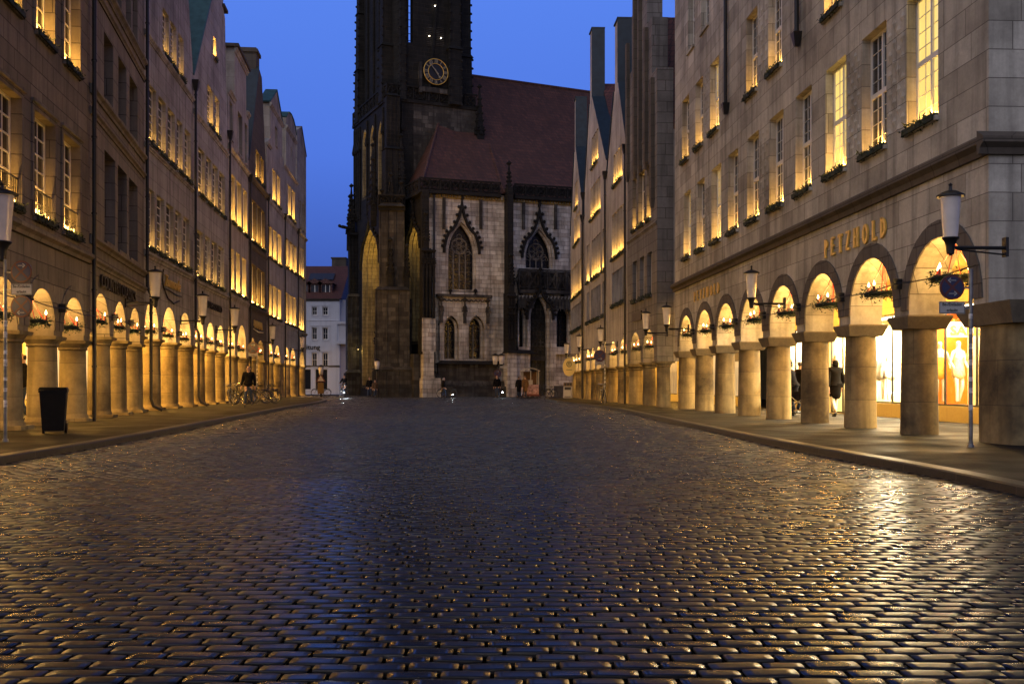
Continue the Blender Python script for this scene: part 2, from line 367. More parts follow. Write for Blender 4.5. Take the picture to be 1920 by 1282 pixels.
def cobbles():
    """every sett is its own little dome, laid in rows across the street"""
    rng = np.random.default_rng(3)
    def strip(ya, yb, pitch, sw, nx, ny, wmax, dm=1.0, gap=0.0):
        ycen = []; y = ya
        while y < yb: ycen.append(y); y += pitch
        ycen = np.array(ycen); V = []; T = []; rows = []
        al = np.array(KL); ar = np.array(KR)
        cx, cy, hw, hl, rowid = [], [], [], [], []
        for i, yc in enumerate(ycen):
            xl = max(np.interp(yc, al[:, 0], al[:, 1]) - .1, -wmax(yc)); xr = min(np.interp(yc, ar[:, 0], ar[:, 1]) + .1, wmax(yc))
            if yc > 79: xl, xr = max(-wmax(yc), -24), min(wmax(yc), 7)
            n = int((xr - xl) / sw) + 4; k0 = np.floor(xl / sw) - 1
            ed = (k0 + np.arange(n + 1) + (.5 if i % 2 else 0)) * sw + rng.normal(0, .011, n + 1) + .03 * np.sin(i * .7)
            wd = np.diff(ed); xs = ed[:-1]
            k = (xs < xr) & (xs + wd > xl)
            cx.append((xs + wd / 2)[k]); hw.append((wd / 2 - .0045 - gap)[k])
            cy.append(np.full(k.sum(), yc)); hl.append(np.full(k.sum(), pitch / 2 - .0035 - gap))
        cx = np.concatenate(cx); cy = np.concatenate(cy); hw = np.concatenate(hw); hl = np.concatenate(hl); n = len(cx)
        # rows bow and wander a little
        cyw = cy + .05 * np.sin(cx * .55 + cy * .2) + .012 * np.sin(cx * 1.7 + cy * .6) + .012 * (cx ** 2) * .12 + rng.normal(0, .004, n)
        gx = np.array({8: [-1, -.965, -.6, -.2, .2, .6, .965, 1], 5: [-1, -.95, 0, .95, 1]}[nx]); gy = np.array({7: [-1, -.93, -.5, 0, .5, .93, 1], 5: [-1, -.92, 0, .92, 1]}[ny])
        GX, GY = np.meshgrid(gx, gy)
        GX = GX.ravel(); GY = GY.ravel()
        rx = GX * (1 - .05 * GY ** 4); ry = GY * (1 - .08 * GX ** 6)
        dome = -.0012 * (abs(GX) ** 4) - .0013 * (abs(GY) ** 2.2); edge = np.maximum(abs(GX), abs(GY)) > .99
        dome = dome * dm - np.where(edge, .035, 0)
        P = np.empty((n, len(GX), 3), dtype=np.float32)
        yaw = rng.normal(0, .025, n)[:, None]
        lx = rx[None] * hw[:, None] ; ly = ry[None] * (hl * rng.uniform(.9, 1.04, n))[:, None]
        P[:, :, 0] = cx[:, None] + lx - ly * yaw; P[:, :, 1] = cyw[:, None] + ly + lx * yaw
        tx = rng.normal(0, .010, n)[:, None]; ty = rng.normal(0, .012, n)[:, None]
        P[:, :, 2] = dome[None] * rng.uniform(.7, 1.2, n)[:, None] + lx * tx + ly * ty + rng.normal(0, .0014, n)[:, None] \
            + (.012 * np.sin(cx * .7 + 1) * np.sin(cy * .5))[:, None]
        q = []
        for j in range(ny - 1):
            for i in range(nx - 1):
                a = j * nx + i; q.append((a, a + 1, a + nx + 1, a + nx))
        q = np.array(q, dtype=np.int32)
        Fq = (q[None] + (np.arange(n) * nx * ny)[:, None, None]).reshape(-1, 4)
        tone = np.repeat(rng.uniform(0, 1, n), nx * ny)
        ringq = np.array([(j in (0, ny - 2) or i in (0, nx - 2)) for j in range(ny - 1) for i in range(nx - 1)]) if nx > 3 else np.zeros((nx-1)*(ny-1), dtype=bool)
        S = np.tile(~ringq, n)
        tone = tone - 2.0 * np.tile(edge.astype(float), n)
        return P.reshape(-1, 3), Fq, tone, S
    def wm(y): return abs(y) * .56 + 2.0
    parts = [strip(2.2, 11, .104, .185, 8, 7, wm), strip(11, 24, .106, .185, 5, 5, wm, 1.5, .003), strip(24, 44, .11, .185, 5, 5, wm, 1.7, .004), strip(44, 92, .16, .24, 5, 5, wm)]
    off = 0; VV, FF, TT, SS = [], [], [], []
    for p, f, t, sm in parts: SS.append(sm); VV.append(p); FF.append(f + off); TT.append(t); off += len(p)
    VV = np.concatenate(VV); FF = np.concatenate(FF); TT = np.concatenate(TT)
    me = bpy.data.meshes.new("road"); me.vertices.add(len(VV)); me.vertices.foreach_set("co", VV.ravel().astype(np.float32))
    me.loops.add(FF.size); me.loops.foreach_set("vertex_index", FF.ravel())
    me.polygons.add(len(FF)); me.polygons.foreach_set("loop_start", np.arange(len(FF), dtype=np.int32) * 4)
    me.polygons.foreach_set("use_smooth", np.concatenate(SS))
    me.update(calc_edges=True)
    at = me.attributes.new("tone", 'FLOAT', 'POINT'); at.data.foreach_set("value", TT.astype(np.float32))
    m, n, l, b = newmat("wet_setts")
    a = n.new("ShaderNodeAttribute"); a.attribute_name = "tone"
    tc = n.new("ShaderNodeTexCoord")
    n1 = n.new("ShaderNodeTexNoise"); n1.inputs["Scale"].default_value = 45; n1.inputs["Detail"].default_value = 5; l.new(tc.outputs["Object"], n1.inputs["Vector"])
    n2 = n.new("ShaderNodeTexNoise"); n2.inputs["Scale"].default_value = .7; n2.inputs["Detail"].default_value = 4; l.new(tc.outputs["Object"], n2.inputs["Vector"])
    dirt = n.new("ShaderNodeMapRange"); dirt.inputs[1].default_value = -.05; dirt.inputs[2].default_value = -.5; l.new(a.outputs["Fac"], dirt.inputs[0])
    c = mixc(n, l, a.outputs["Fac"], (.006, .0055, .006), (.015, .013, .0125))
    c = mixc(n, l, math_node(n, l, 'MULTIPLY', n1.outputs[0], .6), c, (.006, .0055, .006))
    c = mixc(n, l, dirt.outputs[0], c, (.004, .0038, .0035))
    l.new(c, b.inputs["Base Color"])
    r = math_node(n, l, 'ADD', .155, math_node(n, l, 'MULTIPLY', n2.outputs[0], .16))
    r = math_node(n, l, 'ADD', r, math_node(n, l, 'MULTIPLY', math_node(n, l, 'MAXIMUM', a.outputs["Fac"], 0.0), .1))
    r = math_node(n, l, 'MAXIMUM', r, dirt.outputs[0]); l.new(r, b.inputs["Roughness"]); l.new(math_node(n, l, 'MULTIPLY', math_node(n, l, 'SUBTRACT', 1.0, dirt.outputs[0]), .9), b.inputs["Specular IOR Level"])
    bu = n.new("ShaderNodeBump"); bu.inputs["Strength"].default_value = .2; bu.inputs["Distance"].default_value = .003
    l.new(n1.outputs[0], bu.inputs["Height"]); l.new(bu.outputs[0], b.inputs["Normal"])
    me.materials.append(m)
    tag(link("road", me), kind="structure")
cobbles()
flat_sheet("road_bed", -30, 12, -8, 95, -.035, M['sand'])
# ---------------------------------------------------------------- houses
def needle_clump(b, x0, x1, y0, y1, z0, z1, n, size=.05, m0=0, m1=1):
    for _ in range(n):
        c = Vector((random.uniform(x0, x1), random.uniform(y0, y1), random.uniform(z0, z1)))
        d = Vector((random.gauss(0, 1), random.gauss(0, 1), random.gauss(.3, .8))).normalized() * size * random.uniform(.6, 1.5)
        e = Vector((random.gauss(0, 1), random.gauss(0, 1), random.gauss(0, 1))).cross(d).normalized() * size * .28
        b.face([c - e, c + e, c + d], m1 if random.random() < .12 else m0)
def arch_pts(c, r, z0, crown, n=14, point=0.0):
    hz = crown - z0; ry = min(r, hz); zc = crown - ry
    out = [(c - r, z0)]
    if zc > z0 + .001: out.append((c - r, zc))
    for i in range(1, n):
        t = math.pi * (1 - i / n); x = c + r * math.cos(t); z = zc + ry * math.sin(t)
        if point: z = zc + ry * math.sin(t) ** (1 - point * .35) - 0
        out.append((x, z))
    if zc > z0 + .001: out.append((c + r, zc))
    out.append((c + r, z0)); return out
def pointed(c, hw, z0, zs, apex, n=8):
    """pointed-arch outline, from bottom left clockwise"""
    h = apex - zs; out = [(c - hw, z0), (c - hw, zs)]
    Rr = (hw * hw + h * h) / (2 * hw); a = math.atan2(h, Rr - hw)
    for i in range(1, n + 1):
        t = a * i / n; out.append((c - hw + Rr - Rr * math.cos(t), zs + Rr * math.sin(t)))
    for i in range(n - 1, -1, -1):
        t = a * i / n; out.append((c + hw - Rr + Rr * math.cos(t), zs + Rr * math.sin(t)))
    out.append((c + hw, z0)); return out

class House:
    def __init__(s, label, side, near, far, mat, cat="house", name="town_house", tw=.7):
        s.side = side; o, e = (near, far) if side == 'L' else (far, near)
        o = Vector(o); e = Vector(e); t = (e - o); s.L = t.length; s.t = t.normalized(); s.o = o; s.nin = Vector((-s.t.y, s.t.x))
        s.root = empty(name, (o.x, o.y, 0), math.atan2(s.t.y, s.t.x), label=label, cat=cat)
        s.mat = mat; s.holes = []; s.tw = tw; s.wins = []; s.label = label
    def u(s, px, d=0.0):
        k = (px - 960) / F; ox = s.o.x + d * s.nin.x; oy = s.o.y + d * s.nin.y
        return (k * oy - ox) / (s.t.x - k * s.t.y)
    def uY(s, Y, d=0.0): return (Y - s.o.y - d * s.nin.y) / s.t.y
    def Y(s, px, d=0.0): return s.o.y + d * s.nin.y + s.u(px, d) * s.t.y
    def z(s, px, py, d=0.0): return CH + (HZ - py) / F * s.Y(px, d)
    def world(s, u, d, z):
        p = s.o + s.t * u + s.nin * d; return Vector((p.x, p.y, z))
    # --- windows
    def row(s, z0, z1, spans, **k):
        for sp in spans:
            a, b = sorted((s.u(sp[0]), s.u(sp[1]))); s.window(a, b, z0, z1, **k)
    def window(s, a, b, z0, z1, lit=0.0, grid=(2, 4), pane='glass', garland=True, depth=.19, surround=None, frame='white', bulbs=True, rail=False, double=False, fw=.05, arch=False):
        W = s.root; sm = s.mat
        hole = [(a, z0), (a, z1), (b, z1), (b, z0)]
        s.holes.append(hole)
        f = MB(); g = .02
        y0, y1 = depth, depth + .06
        f.box(a, b, depth - .005, s.tw + .01, z0 - .02, z0 + .005, 1) if False else None
        f.box(a, a + fw, y0, y1, z0, z1); f.box(b - fw, b, y0, y1, z0, z1)
        f.box(a + fw, b - fw, y0, y1, z0, z0 + fw); f.box(a + fw, b - fw, y0, y1, z1 - fw, z1)
        nx, nz = grid; mw = .019
        ia, ib, iz0, iz1 = a + fw, b - fw, z0 + fw, z1 - fw
        if double:      # cross-bar window: heavy mullion and transom, fine lead bars
            cx = ia + (ib - ia) * .5; cz = iz0 + (iz1 - iz0) * .5
            f.box(cx - .035, cx + .035, y0 - .01, y1, iz0, iz1); f.box(ia, cx - .035, y0 - .01, y1 - .003, cz - .05, cz + .05); f.box(cx + .035, ib, y0 - .01, y1 - .003, cz - .05, cz + .05)
            mw = .006
        for i in range(1, nx):
            x = ia + (ib - ia) * i / nx
            if not (double and i * 2 == nx): f.box(x - mw, x + mw, y0 + .012, y1 - .006, iz0, iz1)
        for i in range(1, nz):
            z = iz0 + (iz1 - iz0) * i / nz
            if not (double and i * 2 == nz): f.box(ia, ib, y0 + .014, y1 - .008, z - mw, z + mw)
        sill = MB()
        f.box(a - .04, b + .04, -.07, .0 - .002, z0 - .09, z0 - .005, 1); f.box(a + .002, b - .002, -.004, depth + .02, z0 - .02, z0 + .006, 1)
        if surround:
            t = surround
            f.box(a - t, a - .003, -.035, -.002, z0 - .0, z1 + t, 1); f.box(b + .003, b + t, -.035, -.002, z0, z1 + t, 1)
            f.box(a - .003, b + .003, -.035, -.002, z1 + .003, z1 + t, 1)
            f.box(a - t - .05, b + t + .05, -.09, -.036, z1 + t, z1 + t + .07, 1)
        win = f.build("window", [M[frame], sm], W)
        p = MB(); p.box(ia, ib, y0 + .03, y0 + .036, iz0, iz1); p.build("pane", M[pane], win)
        if rail:
            r = MB(); zt = z0 + .62
            r.box(a + .01, b - .01, .03, .06, zt, zt + .03); r.box(a + .01, b - .01, .03, .06, z0 + .1, z0 + .12)
            x = a + .05
            while x < b - .03:
                r.tube([(x, .045, z0 + .02), (x, .045, zt)], .009, 4); x += .11
            x = a + .1
            while x < b - .12:
                r.ring((x, .045, z0 + .36), .05, .007, 8, 4); x += .22
            r.build("railing", M['iron'], win)
        if garland:
            gl = MB(); needle_clump(gl, a - .01, b + .01, -.15, .04, z0 - .1, z0 + .09, int(150 * (b - a)) + 30, .075)
            gl.box(a + .02, b - .02, -.06, .04, z0 + .007, z0 + .05); gl.box(a + .02, b - .02, -.12, -.075, z0 - .08, z0 + .03); gl.build("garland", [M['leaf'], M['leafl']], win)
        if lit:
            if bulbs:
                bb = MB(); n = max(2, int((b - a) / .2)); hh = bulbs if isinstance(bulbs, float) else .05
                for i in range(n):
                    x = a + (b - a) * (i + .5) / n
                    bb.lathe([(.002, z0 + .1), (hh*.42, z0 + .1 + hh*.5), (hh*.36, z0 + .1 + hh), (.002, z0 + .1 + hh*2)], 6, (x, .1))
                bb.build("candle_row", M['bulb'], win, True)  # separate candle bulbs in a row along the sill
            plight(win, ((a + b) / 2, .14, z0 + .17), lit * (85 if s.side == 'L' else 42), M['can'], .08, "candle_light")
        s.wins.append(win); return win
    # --- ground floor
    def arcade(s, cols, zs, crown, cr=.34, ends=(None, None), ring=.0, ringm='r1dk', cap='flare', colm='cold', base=False, lampe=60, point=0.0, minr=.3):
        s.cols = [s.uY(y, cr) for y in cols]; s.cols.sort(); s.zs = zs; s.crown = crown; s.cr = cr; s.arches = []
        eL = s.cols[0] - 99; pts = [(0, zs)]
        cs = list(s.cols)
        if ends[0] is not None: cs = [ends[0]] + cs
        if ends[1] is not None: cs = cs + [ends[1]]
        for i in range(len(cs) - 1):
            c = (cs[i] + cs[i+1]) / 2; r = (cs[i+1] - cs[i]) / 2 - cr * .95
            lo, hi = max(c - r, 0.02), min(c + r, s.L - .02)
            if hi - lo < .5: continue
            c, r = (lo + hi) / 2, (hi - lo) / 2
            s.arches.append((c, r)); pts += arch_pts(c, r, zs, crown, point=point)
        pts.append((s.L, zs)); s.bottom = pts
        for (c, r) in s.arches:
            if ring:
                b = MB(); o = arch_pts(c, r + ring, crown - r if crown - r > zs else zs, crown + ring, 16); i_ = arch_pts(c, r + .004, crown - r if crown - r > zs else zs, crown + .004, 16)
                o = [(max(0.0, min(s.L, x)), z) for x, z in o]
                b.prism(o + i_[::-1], (), -.03, -.002); b.build("arch_trim", M[ringm], s.root)
            if lampe:
                l = empty("ceiling_lamp", (c, s.tw + 1.7, crown + .12)); l.parent = s.root
                g = MB(); g.lathe([(.03, .16), (.03, .04), (.11, 0), (.15, -.1), (.1, -.22), (.01, -.26)], 12); g.build("lamp_globe", M['ceil'], l, True)
                plight(l, (0, 0, -.36), lampe * (11 if s.side == 'L' else 4.5), M['arc'], .2)
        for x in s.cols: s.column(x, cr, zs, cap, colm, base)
    def column(s, x, cr, zs, cap='flare', colm='cold', base=False, y=None):
        y = s.tw / 2 if y is None else y; hc = .25
        b = MB(); z0 = SW + (.14 if base else 0)
        b.lathe([(cr * 1.02, z0), (cr * 1.0, z0 + .6), (cr * .97, zs - hc - .7), (cr * .93, zs - hc)], 28, (x, y))
        c = b.build("column", M[colm], s.root, True, 40)
        k = MB()
        if cap == 'flare':
            k.taper((x, y), zs - hc, zs - .03, cr * .98, s.tw / 2 + .02, cr * 1.38, s.tw / 2 + .09); k.taper((x, y), zs - .03, zs, cr * 1.38, s.tw / 2 + .09, cr * 1.36, s.tw / 2 + .08)
            k.build("capital", M['rough'], c)
        else:
            k.lathe([(cr * .95, zs - hc), (cr * 1.05, zs - hc + .03), (cr * 1.0, zs - hc + .07), (cr * 1.22, zs - .08)], 24, (x, y), ex=2.4)
            k.taper((x, y), zs - .08, zs, cr * 1.2, s.tw / 2 + .06, cr * 1.24, s.tw / 2 + .08); k.build("capital", M['col2'], c)
        if base:
            k = MB(); k.taper((x, y), SW, SW + .09, cr * 1.25, s.tw / 2 + .1, cr * 1.25, s.tw / 2 + .1); k.lathe([(cr * 1.16, SW + .09), (cr * 1.1, SW + .14), (cr * 1.02, SW + .2)], 24, (x, y))
            k.build("base", M[colm], c)
        return c
    def shell(s, top, depth=11.0, ad=3.3, roof=None, shop=1.0, roofm='tile', eave=None, side0=True, side1=True, shopcol=(1.0,.72,.35), copm=None):
        """front wall with its openings, arcade interior, body behind, roof"""
        wall = MB(); outer = s.bottom + [tuple(p) for p in top]
        wall.prism(outer, s.holes, 0, s.tw); s.wall = wall.build("wall", s.mat, s.root)
        zt = s.crown + .3; ev = eave if eave is not None else min(top[0][1], top[-1][1])
        b = MB(); b.box(0.01, s.L - .01, s.tw + .004, depth, zt, zt + .05); b.box(0.01, s.L - .01, depth - .3, depth, 0, ev)
        b.box(0.01, .3, s.tw + .004, depth - .3, zt + .05, ev); b.box(s.L - .3, s.L - .01, s.tw + .004, depth - .3, zt + .05, ev)
        b.build("side_wall", s.mat, s.root)
        D = s.tw + ad
        # shopfront
        q = MB(); sh = []; n = max(1, len(s.arches)); x0 = .05; wv = (s.L - .1) / n
        for i in range(n):
            a = x0 + i * wv + .22; e = x0 + (i + 1) * wv - .22
            sh.append((a, e, .5 if shop != 'door' else .1, zt - .6))
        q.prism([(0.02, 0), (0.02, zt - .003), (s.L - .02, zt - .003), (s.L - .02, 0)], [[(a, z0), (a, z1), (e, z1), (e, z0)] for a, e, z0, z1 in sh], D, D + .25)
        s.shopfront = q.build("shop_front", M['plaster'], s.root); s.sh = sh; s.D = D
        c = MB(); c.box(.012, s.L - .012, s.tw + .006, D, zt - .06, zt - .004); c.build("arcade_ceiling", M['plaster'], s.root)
        if shop:
            for a, e, z0, z1 in sh:
                w_ = MB(); w_.box(a, a + .05, D + .05, D + .12, z0, z1); w_.box(e - .05, e, D + .05, D + .12, z0, z1); w_.box(a + .05, e - .05, D + .05, D + .12, z0, z0 + .05); w_.box(a + .05, e - .05, D + .05, D + .12, z1 - .05, z1)
                fr = w_.build("shop_window", M['iron'], s.root)
                p = MB(); p.box(a + .05, e - .05, D + .08, D + .09, z0 + .05, z1 - .05); p.build("pane", SHOP(shopcol, shop), fr)
        if roof:
            r = MB(); r.prism(roof, (), s.tw + .01, depth); s.roof = r.build("roof", M[roofm], s.root)
    def band(s, z0, z1, out=.12, name="cornice", mat=None, a=0.0, e=None, lip=.05):
        e = s.L if e is None else e; b = MB(); h = z1 - z0
        prof = [(-.002, z0), (-out * .35, z0), (-out * .5, z0 + h * .35), (-out, z0 + h * .6), (-out, z1 - .02), (-.002, z1 + lip)]
        n = len(b.v)
        for x in (a, e): b.v += [(x, y, z) for y, z in prof]
        k = len(prof)
        for i in range(k): b.f.append((n+i, n+(i+1) % k, n+k+(i+1) % k, n+k+i)); b.m.append(0)
        b.f.append(tuple(range(n, n+k))); b.f.append(tuple(range(n+k, n+2*k))[::-1]); b.m += [0, 0]
        return b.build(name, mat or s.mat, s.root)
    def coping(s, pts, d0=-.06, d1=None, th=.1, mat='copper', name="coping"):
        d1 = s.tw + .05 if d1 is None else d1; b = MB()
        for (x0, z0), (x1, z1) in zip(pts[:-1], pts[1:]):
            t = Vector((x1 - x0, z1 - z0)); nrm = Vector((-t.y, t.x)).normalized() * th
            if nrm.y < 0 or (abs(nrm.y) < 1e-6 and False): nrm = -nrm
            n = len(b.v)
            for y in (d0, d1): b.v += [(x0, y, z0 + .003), (x1, y, z1 + .003), (x1 + nrm.x, y, z1 + nrm.y), (x0 + nrm.x, y, z0 + nrm.y)]
            for q in ((0,1,2,3),(7,6,5,4),(0,4,5,1),(1,5,6,2),(2,6,7,3),(3,7,4,0)): b.f.append(tuple(n+i for i in q)); b.m.append(0)
        return b.build(name, M[mat], s.root)
    def pipe(s, u, z1, z0=.0, r=.055, y=-.13, hopper=True, bend=None):
        b = MB()
        if bend:
            P = [(u, y, z1), (u, y, bend + .5), (u + .0, y - .12, bend + .25), (u, y - .12, .55), (u, y - .2, .3), (u, y - .5, .16)]
        else: P = [(u, y, z1), (u, y, .5), (u, y, .1)]
        b.tube(P, r, 10)
        z = 1.5
        while z < z1: b.lathe([(r * 1.35, z), (r * 1.35, z + .05)], 10, (u, y if not bend or z > bend else y - .12)); z += 2.0
        if hopper: b.taper((u, y), z1 - .1, z1 + .35, .07, .07, .17, .15)
        return b.build("downpipe", M['pipe'], s.root, True, 40)
_shop = {}
def SHOP(col, st):
    k = (col, st)
    if k not in _shop:
        m, n, l, b = newmat("lit_shop_interior")
        tc = n.new("ShaderNodeTexCoord"); v = n.new("ShaderNodeTexVoronoi"); v.inputs["Scale"].default_value = 1.6; l.new(tc.outputs["Object"], v.inputs["Vector"])
        mp = n.new("ShaderNodeMapping"); mp.inputs["Scale"].default_value = (3, 3, .8); l.new(tc.outputs["Object"], mp.inputs[0])
        no = n.new("ShaderNodeTexNoise"); no.inputs["Scale"].default_value = 1.5; l.new(mp.outputs[0], no.inputs[0])
        c = mixc(n, l, math_node(n, l, 'MULTIPLY', no.outputs[0], .9), col, tuple(x * .25 for x in col))
        l.new(c, b.inputs["Emission Color"]); b.inputs["Emission Strength"].default_value = st
        b.inputs["Base Color"].default_value = (.1, .08, .06, 1); b.inputs["Roughness"].default_value = .1
        _shop[k] = m
    return _shop[k]
# letters: bent strokes with serifs for the gold name, plain type for the rest
def text_part(name, body, size, depth, mat, parent, M4, align='CENTER', bold=0.0, shear=0.0, stretch=1.0, space=1.0):
    c = bpy.data.curves.new("t", 'FONT'); c.body = body; c.size = size; c.extrude = depth; c.align_x = align; c.offset = bold; c.shear = shear
    c.space_character = space; c.resolution_u = 3
    o = bpy.data.objects.new("t", c); COL.objects.link(o)
    dg = bpy.context.evaluated_depsgraph_get(); me = bpy.data.meshes.new_from_object(o.evaluated_get(dg))
    bpy.data.objects.remove(o); bpy.data.curves.remove(c)
    me.transform(M4 @ Matrix.Diagonal((stretch, 1, 1, 1))); me.materials.clear(); me.materials.append(mat); me.name = name
    return link(name, me, parent)
UP = Matrix.Rotation(R(90), 4, 'X')      # lettering from the xy plane to the xz plane, facing -y
def serif_word(word, h, b, x0, z0, sp=.28, y=-.05, yb=-.012, wt=.09, each=None):
    """roman capitals cut from plate, with serifs; returns the width"""
    def bar(p, q, w):
        p = Vector(p); q = Vector(q); t = (q - p).normalized(); nn = Vector((-t.y, t.x)) * w / 2
        b.prism([tuple(p - nn), tuple(p + nn), tuple(q + nn), tuple(q - nn)], (), y, yb)
    def arc(cx, cz, rx, rz, a0, a1, w, n=12):
        o = [(cx + rx * math.cos(R(a0 + (a1 - a0) * i / n)), cz + rz * math.sin(R(a0 + (a1 - a0) * i / n))) for i in range(n + 1)]
        i_ = [(cx + (rx - w) * math.cos(R(a0 + (a1 - a0) * i / n)), cz + (rz - w * .8) * math.sin(R(a0 + (a1 - a0) * i / n))) for i in range(n + 1)]
        b.prism(o + i_[::-1], (), y, yb)
    x = x0; W = wt
    for ch in word:
        def v(cx, lo=0, hi=1): bar((x + cx * h, z0 + lo * h), (x + cx * h, z0 + hi * h), W)
        def s(cx, cz, w=.16): bar((x + (cx - w / 2) * h, z0 + cz * h), (x + (cx + w / 2) * h, z0 + cz * h), W * .4)
        if ch == 'P': v(.12); s(.12, .02, .3); s(.12, .98, .26); arc(x + .14 * h, z0 + .74 * h, .36 * h, .26 * h, -90, 90, W * .9); wd = .52
        elif ch == 'E': v(.12); s(.12, .02, .26); [bar((x + .12 * h, z0 + k * h), (x + wv * h, z0 + k * h), W * .55) for k, wv in ((.04, .55), (.52, .46), (.96, .52))]; bar((x+.54*h, z0), (x+.54*h, z0+.14*h), W*.4); wd = .58
        elif ch == 'T': v(.3); s(.3, .02, .28); bar((x + .02 * h, z0 + .96 * h), (x + .58 * h, z0 + .96 * h), W * .55); bar((x+.03*h, z0+.85*h), (x+.03*h, z0+.98*h), W*.4); bar((x+.57*h, z0+.85*h), (x+.57*h, z0+.98*h), W*.4); wd = .6
        elif ch == 'Z': bar((x + .05 * h, z0 + .96 * h), (x + .55 * h, z0 + .96 * h), W * .55); bar((x + .03 * h, z0 + .04 * h), (x + .57 * h, z0 + .04 * h), W * .55); bar((x + .5 * h, z0 + .96 * h), (x + .09 * h, z0 + .04 * h), W); wd = .6
        elif ch == 'H': v(.12); v(.56); bar((x + .12 * h, z0 + .52 * h), (x + .56 * h, z0 + .52 * h), W * .5); [s(cx, cz, .26) for cx in (.12, .56) for cz in (.02, .98)]; wd = .7
        elif ch == 'O': arc(x + .38 * h, z0 + .5 * h, .37 * h, .52 * h, 0, 359.9, W, 22); wd = .76
        elif ch == 'L': v(.12); s(.12, .98, .26); bar((x + .0 * h, z0 + .04 * h), (x + .5 * h, z0 + .04 * h), W * .55); bar((x+.5*h, z0), (x+.5*h, z0+.16*h), W*.4); wd = .52
        elif ch == 'D': v(.12); s(.1, .02, .2); s(.1, .98, .2); arc(x + .16 * h, z0 + .5 * h, .48 * h, .5 * h, -90, 90, W); wd = .66
        x += (wd + sp) * h
        if each: each(b); b.__init__()
    return x - x0
# ---------------------------------------------------------------- right side, nearest: the long arcaded house
def wx(a, b): return lambda Y: a + b * Y
r1x = wx(8.43, -.0482)
R1 = House("long sandstone house with PETZHOLD in gold above its round arches", 'R', (r1x(16.0), 16.0), (r1x(39.8), 39.8), M['r1'])
RX = [19.2 + 2.86 * i for i in range(8)]
R1.arcade(RX, 2.36, 3.66, .34, ends=(None, R1.uY(16.15)), ring=.31, lampe=75)
lo = [('a', 1282, 1295, 'litdim', 1), ('b', 1306.5, 1321, 'glass', 1), ('c', 1334, 1352, 'litdim', 1.2), ('d', 1365, 1384, 'glass', 1), ('e', 1401, 1423, 'glass', 1), ('f', 1442.5, 1469, 'glass', .9), ('g', 1491.5, 1522, 'glass', 1), ('h', 1548, 1586.5, 'lit', 1.2), ('i', 1616, 1662, 'glass', .8), ('j', 1700, 1759, 'lit', 1)]
M['lit'] = litpane("lamp_lit_room", (1.0, .72, .20), 1.05, .8); M['litdim'] = litpane("dimly_lit_room", (.9, .62, .25), .45, .5)
kw = dict(grid=(4, 8), double=True, fw=.06, bulbs=.03)
for _, a, b, pm, li in lo: R1.row(5.84, 8.34, [(a, b)], pane=pm, lit=li, **kw)
for a, b, pm, li in ((1279, 1292, 'glass', 1), (1304, 1318, 'glass', 1), (1331.5, 1348, 'litdim', 1.2), (1399, 1420, 'glass', 1), (1440.5, 1466, 'glass', .9), (1545, 1579, 'glass', 1.3)):
    R1.row(9.57, 11.95, [(a, b)], pane=pm, lit=li, **kw)
R1.row(9.57, 11.95, [(1640, 1688), (1735, 1800)], pane='glass', lit=.8, **kw)
R1.row(13.5, 15.9, [(1290, 1302), (1314.5, 1329), (1400, 1421)], lit=0, grid=(4, 8), double=True, garland=False)
R1.shell([(R1.L, 18.0), (0, 18.0)], depth=14, roof=[(-.0, 18.02), (R1.L, 18.02), (R1.L - 5, 23), (5, 23)], shop=0)
R1.band(4.74, 5.02, .2, lip=.1, mat=M['dk'])
R1.band(17.7, 18.0, .35, mat=M['dk'])
def panel(px0, px1, z0, z1):
    a, b_ = sorted((R1.u(px0), R1.u(px1))); b = MB(); n = 4; s = (b_ - a) / n; k = int((z1 - z0) / s)
    for i in range(n):
        for j in range(k):
            x = a + s * (i + .5); z = z0 + s * (j + .5)
            if (i + j) % 2: continue
            q = s * .62; ctr = (x, -.035, z); c4 = [(x - q, -.003, z), (x, -.003, z - q), (x + q, -.003, z), (x, -.003, z + q)]
            for t in range(4): b.face([c4[t], c4[(t+1) % 4], ctr])
    b.build("relief_panel", M['r1'], R1.root)
for p in ((1297, 1304.5), (1323, 1332), (1425, 1440.5), (1589, 1613), (1665, 1697)): panel(*p, 5.9, 8.3)
for p in ((1320, 1330), (1422, 1439)): panel(*p, 9.6, 11.9)
# end wall towards the viewer
ew = MB(); pier = R1.tw
holes = [arch_pts(3.9, 1.2, 0.05, 3.66)]
ew.prism([(R1.tw + .002, 2.36), (2.7 - .0, 2.36)] + arch_pts(3.9, 1.2, 2.36, 3.66) + [(14, 2.36), (14, 18.0), (R1.tw + .002, 18.0)][0:3], (), 0, .65)
EWM = Matrix(((0, -1, 0, R1.L), (1, 0, 0, 0), (0, 0, 1, 0), (0, 0, 0, 1)))
ew.xf(EWM); ew.build("end_wall", R1.mat, R1.root)
c = MB()
for prof, z0, z1 in (((-.002, -.07, -.1, -.2, -.2, -.002), 4.74, 5.02),):
    h = z1 - z0; P = [(-.002, z0), (-.07, z0), (-.1, z0 + h * .35), (-.2, z0 + h * .6), (-.2, z1 - .02), (-.002, z1 + .1)]
    for a in (-.2, 14): c.v += [(a, y, z) for y, z in P]
    k = len(P); c.f += [(i, (i+1) % k, k+(i+1) % k, k+i) for i in range(k)] + [tuple(range(k)), tuple(range(k, 2*k))[::-1]]; c.m += [0] * (k + 2)
c.xf(EWM); c.build("cornice", M['dk'], R1.root)
p = MB(); p.lathe([(.74, SW), (.74, 1.4), (.72, 2.02)], 36, (R1.uY(16.2) + .02, .86), ex=3.2); p.build("pier", M['cold'], R1.root, True, 40)
p = MB(); p.taper((R1.uY(16.2) + .02, .86), 2.02, 2.36, .74, .78, .9, .92); p.build("pier_capital", M['rough'], R1.root)
